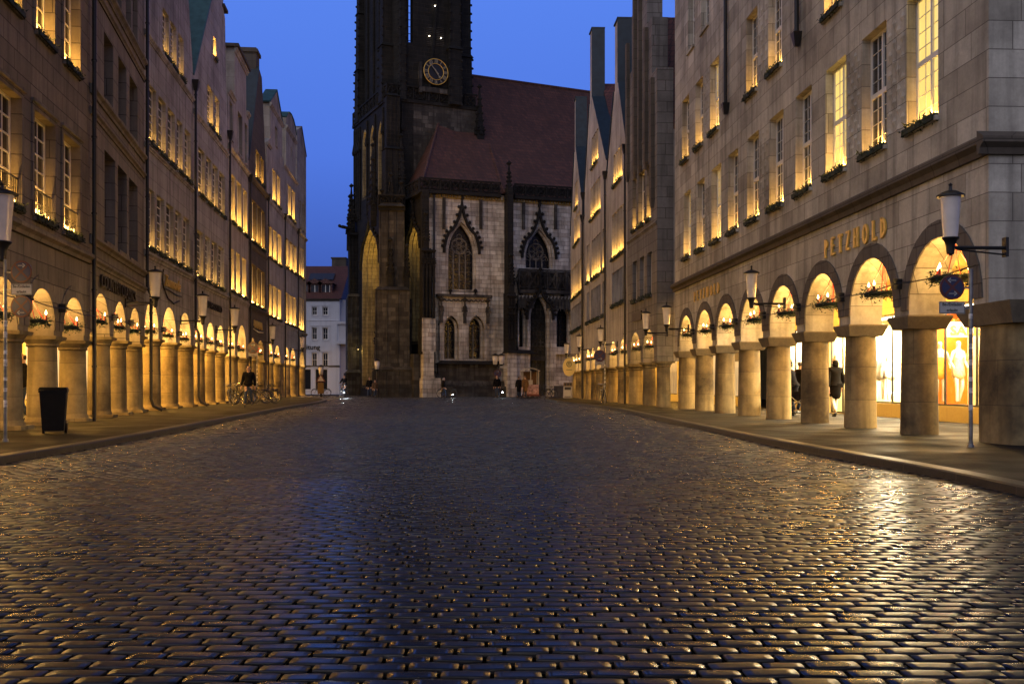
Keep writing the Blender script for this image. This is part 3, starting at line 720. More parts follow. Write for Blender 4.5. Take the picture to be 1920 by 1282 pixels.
# lettering
for (pxa, pxb, zb, hh) in ((1549, 1671, 4.0, .4), (1303, 1353, 4.08, .34)):
    b = MB(); ua, ub = sorted((R1.u(pxa), R1.u(pxb))); wtot = serif_word("PETZHOLD", hh, MB(), 0, 0, .3); sc = (ub - ua)
    sp = .3 + (sc - wtot) / hh / 7.5; serif_word("PETZHOLD", hh, b, ua, zb, sp, wt=.085, each=lambda q: q.build("letter", M['gold'], R1.root))
b = MB(); serif_word("PETZHOLD", .36, b, .85, 4.0, .6, wt=.07, each=lambda q: (q.xf(EWM), q.build("letter", M['gold'], R1.root)))
for px, zt in ((1366, 9.0), (1501, 12.6), ):
    R1.pipe(R1.u(px), 18.0, zt, y=-.12) if False else None
    b = MB(); u = R1.u(px); z0 = R1.z(px, 215 if px < 1400 else 88); b.tube([(u, -.1, 18), (u, -.1, z0 + .3)], .06, 10)
    b.taper((u, -.1), z0, z0 + .35, .04, .06, .13, .12); b.build("downpipe", M['pipe'], R1.root)
R1.pipe(.12, 14.5, hopper=True) if False else None
# the lit shop behind the arcade
sh = [(16.8, 21.8), (22.5, 27.3), (27.7, 31.3), (34.4, 38.9)]
bpy.data.objects.remove(R1.shopfront)
q = MB(); zt = R1.crown + .3; spans = [sorted((R1.uY(a), R1.uY(b_))) for a, b_ in sh]; door = sorted((R1.uY(31.7), R1.uY(33.7)))
hs = [[(a, .5), (a, 3.1), (e, 3.1), (e, .5)] for a, e in spans] + [[(door[0], .11), (door[0], 2.7), (door[1], 2.7), (door[1], .11)]]
q.prism([(0.02, 0), (0.02, zt - .003), (R1.L - .02, zt - .003), (R1.L - .02, 0)], hs, R1.D, R1.D + .2); q.build("shop_front", M['plaster'], R1.root)
M['shopw'] = plain("white_display_wall", (.8, .7, .4), .6, var=.05, bump=0); M['shopy'] = plain("orange_display_wall", (.6, .15, .0), .6, var=.1, bump=0)
M['strip'] = emis("shop_light_strip", (1.0, .86, .6), 14)
for i, (a, e) in enumerate(spans + [door]):
    dd = 1.3; y0 = R1.D + .2; z0, z1 = (.5, 3.1) if i < 4 else (.11, 2.7)
    b = MB(); wm_ = 1 if i == 1 else 0
    b.box(a - .05, e + .05, y0 + dd, y0 + dd + .05, z0, z1, 0); b.box(a - .05, a, y0 + .001, y0 + dd, z0, z1, wm_); b.box(e, e + .05, y0 + .001, y0 + dd, z0, z1, 0)
    b.box(a, e, y0 + .001, y0 + dd, z0 - .05, z0 - .002, 0); b.box(a, e, y0 + .001, y0 + dd, z1 + .002, z1 + .05, 0)
    niche = b.build("shop_window" if i < 4 else "shop_door", [M['shopw'], M['shopy']], R1.root)
    b = MB(); b.box(a + .2, e - .2, y0 + .25, y0 + .4, z1 - .05, z1 - .004); b.build("light_strip", M['strip'], niche)
    al = bpy.data.lights.new("shop_light", 'AREA'); al.shape = 'RECTANGLE'; al.size = e - a - .3; al.size_y = .3; al.energy = (700, 700, 1900, 700, 350)[i]; al.color = (1, .82, .5)
    ao = bpy.data.objects.new("shop_light", al); COL.objects.link(ao); ao.parent = niche; ao.location = ((a + e) / 2, y0 + .45, z1 - .08); ao.rotation_euler = (R(-12), 0, 0)
    b = MB(); x = a
    nn = 3 if i < 4 else 2
    for k in range(nn + 1):
        x = a + (e - a) * k / nn; b.box(x - .02, x + .02, R1.D + .06, R1.D + .11, z0, z1)
    b.box(a, e, R1.D + .062, R1.D + .108, z0, z0 + .05); b.box(a, e, R1.D + .062, R1.D + .108, z1 - .05, z1); b.build("window_frame", M['iron'], niche)
    b = MB(); b.box(a, e, R1.D + .08, R1.D + .085, z0, z1); b.build("pane", M['clear'], niche)
M['mann'] = plain("white_mannequin", (.72, .68, .6), .4, var=.05, bump=0); M['cloth1'] = plain("white_dress", (.75, .72, .66), .8); M['cloth2'] = plain("patterned_dress", (.6, .5, .3), .8, var=.7, scale=40)
M['cloth3'] = plain("orange_dress", (.7, .3, .03), .8, var=.3); M['redc'] = plain("red_clothes", (.6, .02, .02), .8); M['greyc'] = plain("grey_clothes", (.2, .18, .15), .8)
# ---------------------------------------------------------------- right side, further on
R2 = House("grey stone house with stepped gable and plain side wall beside the long sandstone house", 'R', (6.15, 42.2), (5.64, 48.5), M['r2'])
R2.arcade([42.55, 45.3, 48.2], 2.05, 3.5, .3, cap='round', colm='col2', lampe=60)
R2.row(8.3, 10.75, [(1186, 1193), (1197, 1208.6), (1212.6, 1220)], lit=1.3, grid=(2, 3), bulbs=.05, fw=.07)
R2.row(4.95, 6.85, [(1186, 1194), (1199.5, 1207.7), (1213.5, 1222)], lit=0, grid=(2, 3), fw=.07)
L = R2.L
steps = [(L, 14.5), (L - 1.0, 14.5), (L - 1.0, 17.0), (L - 2.0, 17.0), (L - 2.0, 19.6), (2.0, 19.6), (2.0, 18.6), (1.0, 18.6), (1.0, 16.0), (0, 16.0)]
R2.shell(steps, depth=12, roof=[(.3, 11.9), (L + .25, 11.9), (L * .5, 17.8)], eave=12.0, shop=.8)
R2.band(7.85, 7.98, .08, a=.0)
for u0, u1, z0, z1 in ((.15, .5, 11.2, 17.5), (1.9, 2.2, 11.0, 19.3), (3.0, 3.3, 11.0, 19.3), (4.3, 4.6, 10.9, 16.8), (5.5, 5.85, 9.0, 14.2)):
    b = MB(); b.box(u0, u1, -.16, -.003, z0, z1); b.taper(((u0+u1)/2, -.08), z0 - .35, z0 - .002, .08, .04, .18, .08); b.build("lesene", M['dk'], R2.root)
R2.row(12.0, 14.0, [(1197, 1203), (1206, 1211)], lit=0, grid=(2, 3), garland=False)
text_part("lettering", "BÜCHER", .36, .02, M['brz'], R2.root, Matrix.Translation(((R2.u(1188) + R2.u(1204)) / 2, -.03, 4.12)) @ UP) if False else None
b = MB(); b.box(R2.u(1204.0), R2.u(1204.0), -.05, -.003, 4.1, 4.5); a_, e_ = sorted((R2.u(1188), R2.u(1204))); b = MB(); b.box(a_, e_, -.06, -.003, 4.0, 4.42); b.build("sign_board", M['brz'], R2.root)
# low linking arch between R2 and R1
b = MB(); b.prism([(0, 2.05)] + arch_pts(1.35, .98, 2.05, 3.35) + [(2.9, 2.05), (2.9, 11.9), (0, 11.9)], (), 0, .5); b.xf(Matrix(((0, -1, 0, L + .0), (1, 0, 0, .71), (0, 0, 1, 0), (0, 0, 0, 1)))); b.build("side_arch_wall", M['rr'], R2.root)
R3 = House("grey gabled house with copper edge and five light window, beyond the stepped gable", 'R', (5.64, 48.5), (5.27, 55.3), M['rr'])
R3.arcade([48.25, 51.5, 54.7], 2.0, 3.35, .36, cap='round', colm='cold', lampe=110)
def multi(h, px0, px1, n, z0, z1, lit, **k):
    a, b = sorted((h.u(px0), h.u(px1))); w_ = (b - a) / n
    for i in range(n): h.window(a + i * w_ + .06, a + (i + 1) * w_ - .06, z0, z1, lit=lit, grid=k.get('grid', (2, 5)), fw=.03, frame=k.get('frame', 'brownf'), depth=.28, bulbs=.05)
M['brownf'] = plain("brown_window_frame", (.12, .085, .06), .5)
multi(R3, 1150, 1167, 4, 11.5, 13.2, 1.3); multi(R3, 1147, 1172, 5, 7.7, 10.1, 1.5); multi(R3, 1147, 1172, 5, 5.2, 7.0, 0)
def rgable(h, top, ez0, ez1, blk=.55, zb=16.5, apex=.5):
    L = h.L; c = L * apex
    pts = [(L, ez0), (c + blk + .25, zb), (c + blk, zb), (c + blk, top), (c - blk, top), (c - blk, zb), (c - blk - .25, zb), (0, ez1)]
    h.shell(pts, depth=12, roof=[(-.0, ez1 - .2), (L, ez0 - .2), (c, top - 3.2)], eave=min(ez0, ez1) - .1, shop=.4)
    h.coping([pts[0], pts[1]], mat='copdk'); h.coping([pts[6], pts[7]], mat='copdk')
    b = MB(); b.box(c - blk - .07, c + blk + .07, -.07, h.tw + .07, top + .003, top + .08); b.box(c + blk + .003, c + blk + .05, -.05, h.tw + .06, zb + .1, top); b.build("gable_cap", M['copdk'], h.root)
rgable(R3, 19.9, 12.5, 12.6)
R3b = House("grey gabled house with three lit rows of mullioned windows, mid right row", 'R', (5.27, 55.3), (4.73, 65.0), M['rr'])
R3b.arcade([57.3, 59.7, 62.0, 64.5], 2.0, 3.3, .34, cap='round', colm='cold', lampe=110)
multi(R3b, 1109.5, 1122, 4, 14.3, 16.2, 1.3); multi(R3b, 1107, 1126, 6, 11.2, 13.2, 1.3)
multi(R3b, 1109, 1126, 5, 7.5, 9.9, 1.6); multi(R3b, 1100, 1105.5, 2, 7.5, 9.9, 1.6); multi(R3b, 1129, 1136, 2, 7.5, 9.9, 1.6)
multi(R3b, 1108, 1126, 5, 4.95, 6.9, 0); multi(R3b, 1100, 1105, 2, 4.95, 6.9, 0); multi(R3b, 1129, 1136, 2, 4.95, 6.9, 0)
rgable(R3b, 22.9, 13.5, 13.3, zb=18.6, apex=.34)
R4 = House("farthest grey gabled house on the right, next to the church", 'R', (4.73, 65.0), (4.42, 75.0), M['rr'])
R4.arcade([66.9, 69.2, 71.5, 73.9], 2.0, 3.2, .32, cap='round', colm='cold', lampe=110)
multi(R4, 1078, 1084, 3, 13.5, 15.4, 1.2); multi(R4, 1076, 1087.5, 4, 11.0, 13.0, 1.3); multi(R4, 1071, 1094, 7, 7.3, 9.6, 1.6); multi(R4, 1071, 1094, 7, 4.9, 6.7, 0)
rgable(R4, 21.4, 12.0, 12.2, zb=17.8, apex=.38)
for h, u, z in ((R3, R3.L - .1, 12.4), (R3, .1, 12.5), (R3b, .1, 13.2), (R4, R4.L - .25, 11.8)): h.pipe(u, z)
# ---------------------------------------------------------------- left side
def lpt(a, b, Y): return (a + b * Y, Y)
L1 = House("brown ashlar house with tall white windows, iron railings and candles, nearest on the left", 'L', lpt(-7.286, -.145, 13.6), (-11.07, 26.1), M['l1'])
L1.arcade([13.8, 16.2, 18.6, 21.0, 23.4, 25.8], 2.18, 3.2, .34, ring=.3, ringm='l1', cap='round', colm='col2', base=True, lampe=22)
k1 = dict(grid=(3, 6), surround=.14, fw=.06, frame='white', bulbs=.075)
L1.row(4.72, 7.05, [(62, 101), (117, 148)], lit=.9, rail=True, **k1); L1.row(8.8, 11.2, [(65, 100), (118, 148)], lit=1.3, **k1)
du = L1.u(117) - L1.u(62)
for i in (1, 2): 
    a = L1.u(62) - du * i; L1.window(a, a + 1.3, 4.72, 7.05, lit=.9, rail=True, **k1); L1.window(a, a + 1.3, 8.8, 11.2, lit=1.3, **k1)
L1.shell([(L1.L, 15), (0, 15)], depth=12, roof=[(0, 15.02), (L1.L, 15.02), (L1.L - 3, 19), (3, 19)], shop=2.2, shopcol=(1.0, .7, .28))
L1.band(4.2, 4.45, .16, lip=.08); L1.band(14.7, 15, .3)
L2 = House("grey brown house with rows of three unlit windows over COUNTRY CLASSICS lettering", 'L', (-11.07, 26.1), (-12.75, 34.5), M['l2'])
L2.arcade([28.9, 31.4, 33.95], 2.42, 3.56, .32, ends=(.02, None), cap='round', colm='col2', base=True, lampe=60)
k2 = dict(grid=(1, 2), lit=0, garland=False, frame='brownl', depth=.3, fw=.06)
M['brownl'] = plain("grey_window_frame", (.3, .27, .25), .5)
L2.row(5.1, 7.65, [(196, 216), (221, 238), (242, 258)], **k2); L2.row(9.05, 10.95, [(195, 212), (222, 237), (243, 258)], **k2); L2.row(12.35, 14.4, [(214, 228), (236, 246), (249, 258)], **k2)
L2.shell([(L2.L, 16.5), (0, 16.5)], depth=12, roof=[(0, 16.52), (L2.L, 16.52), (L2.L / 2, 22)], shop=.9)
for z0, z1, o in ((4.75, 4.97, .16), (4.22, 4.42, .14), (8.7, 8.92, .15), (8.15, 8.32, .12), (11.95, 12.2, .16), (11.5, 11.64, .1), (16.2, 16.5, .3)): L2.band(z0, z1, o)
text_part("lettering", "COUNTRY CLASSICS", .52, .03, M['brz'], L2.root, Matrix.Translation(((L2.u(188) + L2.u(247)) / 2, -.06, 3.72)) @ UP, stretch=1.12, bold=.004)
L3 = House("smooth grey gabled house with rows of five white windows over a curved logo", 'L', (-12.75, 34.5), (-13.77, 43.0), M['l3'])
L3.arcade([34.0 + .25, 36.9, 39.9, 42.75], 2.72, 4.03, .36, cap='round', colm='cold', base=True, lampe=95)
k3 = dict(grid=(2, 7), fw=.06, bulbs=.035, depth=.13)
L3.row(5.86, 8.0, [(275.6, 290), (294, 308.5), (312, 325.5), (329, 340.5), (344, 355)], lit=.4, **k3)
L3.row(9.62, 11.7, [(279, 293), (297, 311), (315, 328), (332, 342.5), (346.5, 357.5)], lit=.45, **k3)
L3.row(13.5, 15.2, [(305, 316.5), (320, 331), (334.5, 344.5)], lit=.45, **k3)
L = L3.L
L3.shell([(L, 14.4), (L - 1, 17.4), (L - 2.3, 20.4), (L / 2 + .7, 23.5), (L / 2 - .7, 23.5), (2.3, 20.4), (1, 17.4), (0, 14.4)], depth=12, roof=[(0, 13.9), (L, 13.9), (L / 2, 22)], eave=14, shop=1.2)
L3.band(5.5, 5.72, .12); L3.band(9.3, 9.45, .1); L3.band(13.15, 13.35, .12)
t = text_part("lettering", "Zumnorde", .62, .03, M['gold'], L3.root, Matrix.Translation(((L3.u(306) + L3.u(334)) / 2 + .1, -.05, 4.78)) @ UP, shear=.25)
b = MB(); uc = (L3.u(306) + L3.u(334)) / 2
b.tube([(uc - 1.5, -.05, 5.35), (uc - 1.62, -.05, 4.95), (uc - 1.5, -.05, 4.7), (uc - .8, -.05, 4.36), (uc + .3, -.05, 4.22), (uc + 1.3, -.05, 4.4)], .028, 6)
b.tube([(uc - 1.5, -.05, 4.68), (uc - .5, -.05, 4.66), (uc + .8, -.05, 4.6), (uc + 1.7, -.05, 4.62)], .028, 6); b.build("logo_swoosh", M['brz'], L3.root)
L4 = House("pale grey house with copper edged gable and small attic window, fourth on the left", 'L', (-13.77, 43.0), (-14.70, 51.5), M['l4'])
L4.arcade([43.1, 45.6, 48.1, 50.75], 2.7, 3.98, .34, cap='round', colm='cold', base=True, lampe=95)
L4.row(5.8, 7.9, [(369, 381.5), (385, 394.5), (397, 406.5), (409.5, 420)], lit=.6, **k3)
L4.row(9.5, 11.6, [(372, 384), (387, 396.5), (399, 408.5), (411, 421.5)], lit=.6, **k3)
L4.row(13.15, 15.0, [(389, 399.5), (402.5, 411)], lit=1.2, **k3); L4.row(16.7, 17.7, [(400, 405)], lit=1.4, grid=(1, 3))
L = L4.L
g = [(L, 14.2), (L - .5, 16.4), (L - .8, 19.7), (L - 1.3, 20.0), (L - 1.3, 21.2), (6.2, 22.6), (5.2, 22.6), (4.2, 19.5), (0, 14.4)]
L4.shell(g, depth=12, roof=[(0, 13.9), (L, 13.9), (L * .62, 21.0)], eave=14, shop=1.2)
L4.coping([g[7], g[8]], d1=1.25, mat='copper'); b = MB(); b.box(L - 1.6, L - .55, -.12, L4.tw + .1, 20.0, 20.15); b.build("ledge", M['dk'], L4.root)
L4.band(5.4, 5.62, .12); L4.band(12.75, 12.95, .12)
text_part("lettering", "D'AGOSTINO", .46, .025, M['brz'], L4.root, Matrix.Translation(((L4.u(389) + L4.u(413)) / 2, -.05, 4.6)) @ UP, stretch=1.3)
L5 = House("light stepped gable house with a tall square attic block, fifth on the left", 'L', (-14.70, 51.5), (-15.48, 58.5), M['l5'])
L5.arcade([54.1, 57.95], 2.6, 4.4, .45, ends=(-.6, None), cap='round', colm='col2', base=True, lampe=95, minr=.3)
k5 = dict(grid=(1, 2), fw=.04, bulbs=.06)
L5.row(5.98, 8.25, [(431, 439), (442.5, 450), (454, 461.5)], lit=2.40, **k5); L5.row(9.65, 12.2, [(432, 441), (444, 452.5), (456, 463.5)], lit=2.25, **k5)
L5.row(13.8, 16.1, [(446, 454), (459, 464)], lit=0, garland=False, grid=(2, 4)); L5.row(14.0, 15.9, [(430.5, 436)], lit=0, garland=False, grid=(2, 4))
L = L5.L
L5.shell([(L, 16.9), (L - .9, 16.9), (L - .9, 19.2), (2.1, 19.2), (2.1, 16.4), (0, 16.4)], depth=11, roof=[(0, 13.6), (L, 13.6), (L / 2, 18.4)], eave=13.6, shop=1.2)
for a, e, z in ((2.0, L - .8, 19.2), (-.02, 2.0, 16.4), (L - .8, L, 16.9)): L5.band(z - .28, z, .16, a=a, e=e)
b = MB(); b.box(1.9, L - .7, -.25, L5.tw + .15, 19.2, 19.36); b.build("ledge", M['dk'], L5.root)
L5.band(5.55, 5.8, .1); L5.band(13.2, 13.5, .16)
L6 = House("dark stone gabled house with green copper slope and chimney, sixth on the left", 'L', (-15.48, 58.5), (-16.14, 65.5), M['dk'])
L6.arcade([58.7, 61.3, 64.75], 2.6, 3.85, .36, cap='round', colm='cold', base=True, lampe=80)
L6.row(5.9, 8.3, [(472, 479.5), (481.5, 488), (489.5, 496.4)], lit=1.95, **k5); L6.row(9.68, 12.2, [(472.5, 480), (481.5, 488), (489.5, 496.4)], lit=1.80, **k5); L6.row(13.75, 15.5, [(479.6, 486.5), (488.5, 494.5)], lit=1.65, **k5)
L = L6.L
g = [(L, 14.0), (L - 2.0, 20.6), (L - 2.9, 20.8), (L - 3.4, 20.8), (0, 14.2)]
L6.shell(g, depth=11, roof=[(0, 13.7), (L, 13.7), (L - 3, 20.0)], eave=13.7, shop=1)
L6.coping([g[3], g[4]], d1=1.9, mat='copdk'); b = MB(); b.box(L - 3.6, L - 2.4, .1, 1.5, 20.0, 22.0); b.box(L - 3.7, L - 2.3, 0.0, 1.6, 21.7, 21.9); b.build("chimney", M['dk'], L6.root)
L6.band(5.5, 5.75, .16); L6.band(9.2, 9.4, .1); L6.band(13.2, 13.5, .2)
text_part("lettering", "Kaufhaus", .5, .025, M['gold'], L6.root, Matrix.Translation((3.2, -.05, 4.5)) @ UP) if False else None
b = MB(); [b.tube([(1.6 + i * .42, -.05, 4.5 + (.0 if i % 2 else .12)), (1.75 + i * .42, -.05, 4.95), (1.95 + i * .42, -.05, 4.52)], .03, 5) for i in range(8)]; b.tube([(1.4, -.05, 4.42), (3.4, -.05, 4.3), (5.2, -.05, 4.36)], .025, 5); b.build("script_sign", M['gold'], L6.root)
L7 = House("pale house with a triangular pediment and strongly lit sills, seventh on the left", 'L', (-16.14, 65.5), (-16.74, 73.0), M['l5'])
L7.arcade([65.2 + .5, 68.3, 71.7], 2.6, 3.8, .36, cap='round', colm='cold', base=True, lampe=80)
L7.row(5.62, 7.8, [(503, 509.5), (511.5, 518.5), (520.5, 527)], lit=2.40, **k5); L7.row(9.55, 11.7, [(503.5, 510), (512, 518.5), (520.5, 527.5)], lit=2.10, **k5); L7.row(13.6, 15.8, [(511, 517), (519, 525)], lit=1.80, **k5)
L7.row(17.7, 19.0, [(516, 520)], lit=0, grid=(1, 2), garland=False)
L = L7.L
L7.shell([(L, 17.6), (L - .7, 17.6), (L - .7, 20.0), (L - .5, 20.0), (4.2, 21.6), (1.3, 20.0), (1.5, 20.0), (1.5, 17.6), (0, 17.0)], depth=11, roof=[(0, 13.6), (L, 13.6), (L / 2, 19)], eave=13.6, shop=1)
L7.coping([(L - .5, 20.0), (4.2, 21.6)], mat='copper'); L7.coping([(4.2, 21.6), (1.3, 20.0)], mat='copper'); L7.band(19.7, 19.95, .16, a=1.2, e=L - .4); L7.band(16.8, 17.0, .16, a=0, e=1.5)
L7.band(5.25, 5.45, .1); L7.band(13.2, 13.45, .12)
L8 = House("pale house with a rounded pediment and an oval attic opening, eighth on the left", 'L', (-16.74, 73.0), (-17.27, 80.0), M['l5'])
L8.arcade([72.9, 76.0, 79.5], 2.6, 3.85, .38, cap='round', colm='cold', base=True, lampe=80)
L8.row(5.6, 7.9, [(535, 541), (543, 548.5), (550, 555.5)], lit=2.25, **k5); L8.row(9.8, 12.0, [(534.7, 541), (543, 548.5), (550, 556)], lit=2.10, **k5); L8.row(13.8, 16.2, [(540, 545.5), (547.5, 553)], lit=1.95, **k5)
L = L8.L; oc = L * .55; L8.holes.append([(oc + .35 * math.cos(t), 18.85 + .6 * math.sin(t)) for t in [2 * math.pi * i / 14 for i in range(14)]])
L8.shell([(L, 17.2), (L - .8, 17.2), (L - .8, 20.4)] + [(oc + (L * .5 - .6) * math.cos(t), 20.4 + 1.4 * math.sin(t)) for t in [math.pi * i / 8 for i in range(1, 8)]] + [(1.2, 20.4), (1.2, 17.2), (0, 17.2)], depth=11, roof=[(0, 13.6), (L, 13.6), (L / 2, 19)], eave=13.6, shop=1)
L8.coping([(oc + (L * .5 - .6) * math.cos(t), 20.4 + 1.4 * math.sin(t)) for t in [math.pi * i / 8 for i in range(1, 8)]], mat='copper'); L8.band(20.1, 20.35, .16, a=1.0, e=L - .6); L8.band(5.25, 5.45, .1); L8.band(13.3, 13.55, .12); L8.band(17.0, 17.2, .14, a=0, e=L)
L9 = House("last pale house at the far end of the left row", 'L', (-17.27, 80.0), (-17.7, 85.6), M['l4'])
L9.arcade([82.6 - 1.6, 84.8], 2.6, 3.85, .38, cap='round', colm='cold', base=True, lampe=70)
L9.row(5.5, 8.2, [(560, 562.6), (563.6, 566.2), (567.2, 569.8)], lit=1.5, **k5); L9.row(9.9, 12.4, [(560, 562.6), (563.6, 566.2), (567.2, 569.8)], lit=1.2, **k5); L9.row(14, 16.2, [(562, 565), (567, 570)], lit=0, grid=(1, 2), garland=False)
L9.shell([(L9.L, 20.6), (2.6, 22.4), (0, 21.5)], depth=10, roof=[(0, 13.6), (L9.L, 13.6), (L9.L / 2, 19)], eave=13.6, shop=1)
L9.coping([(L9.L, 20.6), (2.6, 22.4)], mat='dk'); L9.band(5.2, 5.4, .16); L9.band(13.3, 13.5, .16)
for h, u, z, bend in ((L1, L1.L - .05, 14.6, None), (L2, L2.L - .12, 16.2, 3.9), (L3, L3.L - .1, 13.8, 3.0), (L4, L4.L - .05, 13.8, None), (L5, L5.L - .05, 13.0, None), (L6, L6.L - .08, 13.2, None), (L7, L7.L - .05, 13.2, None), (L8, L8.L - .05, 13.2, None)):
    h.pipe(u, z, bend=bend, r=.055)
# ---------------------------------------------------------------- the church
CO = (pt(795, 700, 84)[0], 84.0)
church = empty("church", (CO[0], CO[1], 0), label="gothic church with black clock tower and red tiled roof closing the street", cat="church")
class Fr:
    def __init__(s, o, t):
        s.o = Vector(o); s.t = Vector(t).normalized(); s.nin = Vector((-s.t.y, s.t.x))
        s.M = Matrix(((s.t.x, s.nin.x, 0, s.o.x - CO[0]), (s.t.y, s.nin.y, 0, s.o.y - CO[1]), (0, 0, 1, 0), (0, 0, 0, 1)))
    def u(s, px, d=0.0):
        k = (px - 960) / F; ox = s.o.x + d * s.nin.x; oy = s.o.y + d * s.nin.y
        return (k * oy - ox) / (s.t.x - k * s.t.y)
    def z(s, px, py, d=0.0): return CH + (HZ - py) / F * (s.o.y + d * s.nin.y + s.u(px, d) * s.t.y)
    def put(s, mb, name, mat, parent=None, smooth=False):
        o = mb.build(name, mat, parent or church, smooth)
        if parent is None: o.matrix_basis = s.M
        return o
CD, CM, CS = M['chd'], M['chm'], M['chs']
M['lead'] = plain("leaded_church_glass", (.012, .012, .016), .25, var=.5, scale=6)
M['bronze'] = plain("verdigris_door", (.03, .032, .03), .5, .4, var=.4)
def ringp(b, c, hw, z0, zs, ap, w, y0, y1, m=0):
    o = pointed(c, hw + w, z0, zs, ap + w * 1.5); i = pointed(c, hw, z0, zs, ap)
    b.prism(o + i[::-1], (), y0, y1, m)
def ogee(c, hw, zs, ap, top, n=8):
    L = pointed(c, hw, zs, zs, ap, n)[1:n + 1]; a = L[int(n * .62)]
    L = L[:int(n * .62) + 1]
    for i in range(1, 6):
        t = i / 5; L.append((a[0] + (c - a[0]) * (1 - (1 - t) ** 1.7), a[1] + (top - a[1]) * t ** 1.35))
    return L + [(2 * c - x, z) for x, z in L[-2::-1]]
def gwin(f, c, hw, z0, zs, ap, lights=3, rose=True, hood=None, mat=None, deep=.7, y=0.0, fill=False, pane='lead', glow=0, steps=2, trm=None):
    mat = mat or CM; b = MB(); st = deep / (steps + 1)
    for i in range(steps):
        w_ = .16 * (i + 1) / steps + .04
        b2 = hw - .17 * (i + 1)
        ringp(b, c, b2, z0 - .05, zs, ap - .22 * (i + 1), .19, y + .04 + st * i + .003 * i, y + st * (i + 1) + .05)
    b.box(c - hw, c + hw, y + .0, y + deep + .1, z0 - .25, z0 - .052)
    win = f.put(b, "window", mat)
    hi = hw - .17 * steps
    p = MB(); p.prism(pointed(c, hi + .15, z0 - .02, zs, ap - .15), (), y + deep + .1, y + deep + .13); p.build("pane", M[pane], win)
    t = MB(); yy = y + deep - .02
    for i in range(1, lights):
        x = c - hi + 2 * hi * i / lights; t.box(x - .045, x + .045, yy, yy + .1, z0, zs + (.0 if rose else (ap - zs) * .4))
    wl = 2 * hi / lights
    for i in range(lights):
        cx = c - hi + wl * (i + .5); t.ring((cx, yy + .05, zs - .0), wl / 2, .035, 8, 4, a0=0, a1=math.pi)
    zb = z0 + .8
    while zb < zs: t.box(c - hi, c + hi, yy + .06, yy + .075, zb - .012, zb + .012); zb += .8
    if rose:
        rr = hi * .62; zc = zs + rr * 1.02
        t.ring((c, yy + .05, zc), rr, .06, 18, 4)
        for k in range(6):
            a = k * math.pi / 3 + math.pi / 6; t.ring((c + rr * .56 * math.cos(a), yy + .05, zc + rr * .56 * math.sin(a)), rr * .4, .035, 9, 4)
        for sx in (-1, 1): t.ring((c + sx * hi * .62, yy + .05, zs + hi * .2), hi * .26, .03, 8, 4)
        t.ring((c, yy + .05, min(zc + rr * 1.22, ap - .5)), hi * .2, .03, 8, 4)
    if hi > .3: t.build("tracery", trm or CM, win)
    if hood:
        h = MB(); P = ogee(c, hw + .12, zs, ap + .1, hood); h.tube([(x, y - .12, z) for x, z in P], .14, 5)
        for i, (x, z) in enumerate(P):
            if 0 < i < len(P) - 1 and i != len(P) // 2:
                nx = 1 if x > c else -1; h.ball((x + nx * .2, y - .15, z + .12), .15, n=5, k=4)
        q = P[len(P) // 2]
        h.taper((c, y - .15), q[1], q[1] + 1.3, .12, .12, .05, .05); h.ball((c, y - .15, q[1] + .75), .24, n=6, k=4); h.ball((c, y - .15, q[1] + 1.25), .17, n=6, k=4)
        h.build("hood_mould", CD, win)
    if glow: plight(win, (c + hw * .2, y + deep * .3, ap - hw * .75), glow, (1.0, .66, .16), .1, "niche_light")
    return win
def pinnacle(b, x, y, z0, z1, w, m=0, n=5):
    zm = z0 + (z1 - z0) * .35
    b.taper((x, y), z0, zm, w, w, w * .95, w * .95, m); b.taper((x, y), zm, zm + .12, w * 1.3, w * 1.3, w * 1.3, w * 1.3, m)
    for sx, sy in ((1, 0), (-1, 0), (0, -1), (0, 1)): b.taper((x + sx * w, y + sy * w), zm - w, zm + w * 1.4, w * .45, w * .45, .02, .02, m)
    b.taper((x, y), zm + .12, z1 - .3, w * .85, w * .85, .05, .05, m)
    for i in range(n):
        z = zm + .3 + (z1 - zm - .9) * i / n; r = w * .9 * (1 - i / (n + .5)) + .06
        for sx, sy in ((1, 1), (-1, 1), (1, -1), (-1, -1)): b.ball((x + sx * r * .8, y + sy * r * .8, z), .09 + w * .1, m, 5, 3)
    b.taper((x, y), z1 - .3, z1 - .12, .07, .07, .2, .2, m); b.taper((x, y), z1 - .12, z1 + .1, .2, .2, .02, .02, m)
def parapet(f, u0, u1, z0, z1, y=-.45, mat=None, name="parapet", step=.9, thick=.2):
    b = MB(); b.box(u0, u1, y, y + thick + .25, z0 - .3, z0); b.box(u0, u1, y + .02, y + thick, z1 - .12, z1); h = z1 - .12 - z0; n = max(1, int((u1 - u0) / step)); s_ = (u1 - u0) / n
    for i in range(n):
        x = u0 + s_ * i; b.box(x - .05, x + .05, y + .04, y + thick - .02, z0, z1 - .12)
        b.ring((x + s_ / 2, y + thick / 2, z0 + h * .5), h * .42, .05, 10, 4)
        b.tube([(x, y + thick/2, z0), (x + s_, y + thick/2, z0 + h)], .04, 4); b.tube([(x + s_, y + thick/2, z0), (x, y + thick/2, z0 + h)], .04, 4)
    b.box(u0, u1, y + thick + .3, y + thick + .34, z0, z1 - .1)
    return f.put(b, name, mat or CD)
A = Fr(CO, (3, 1)); LA = A.u(1118); H = 17.4
def U(px): return A.u(px)
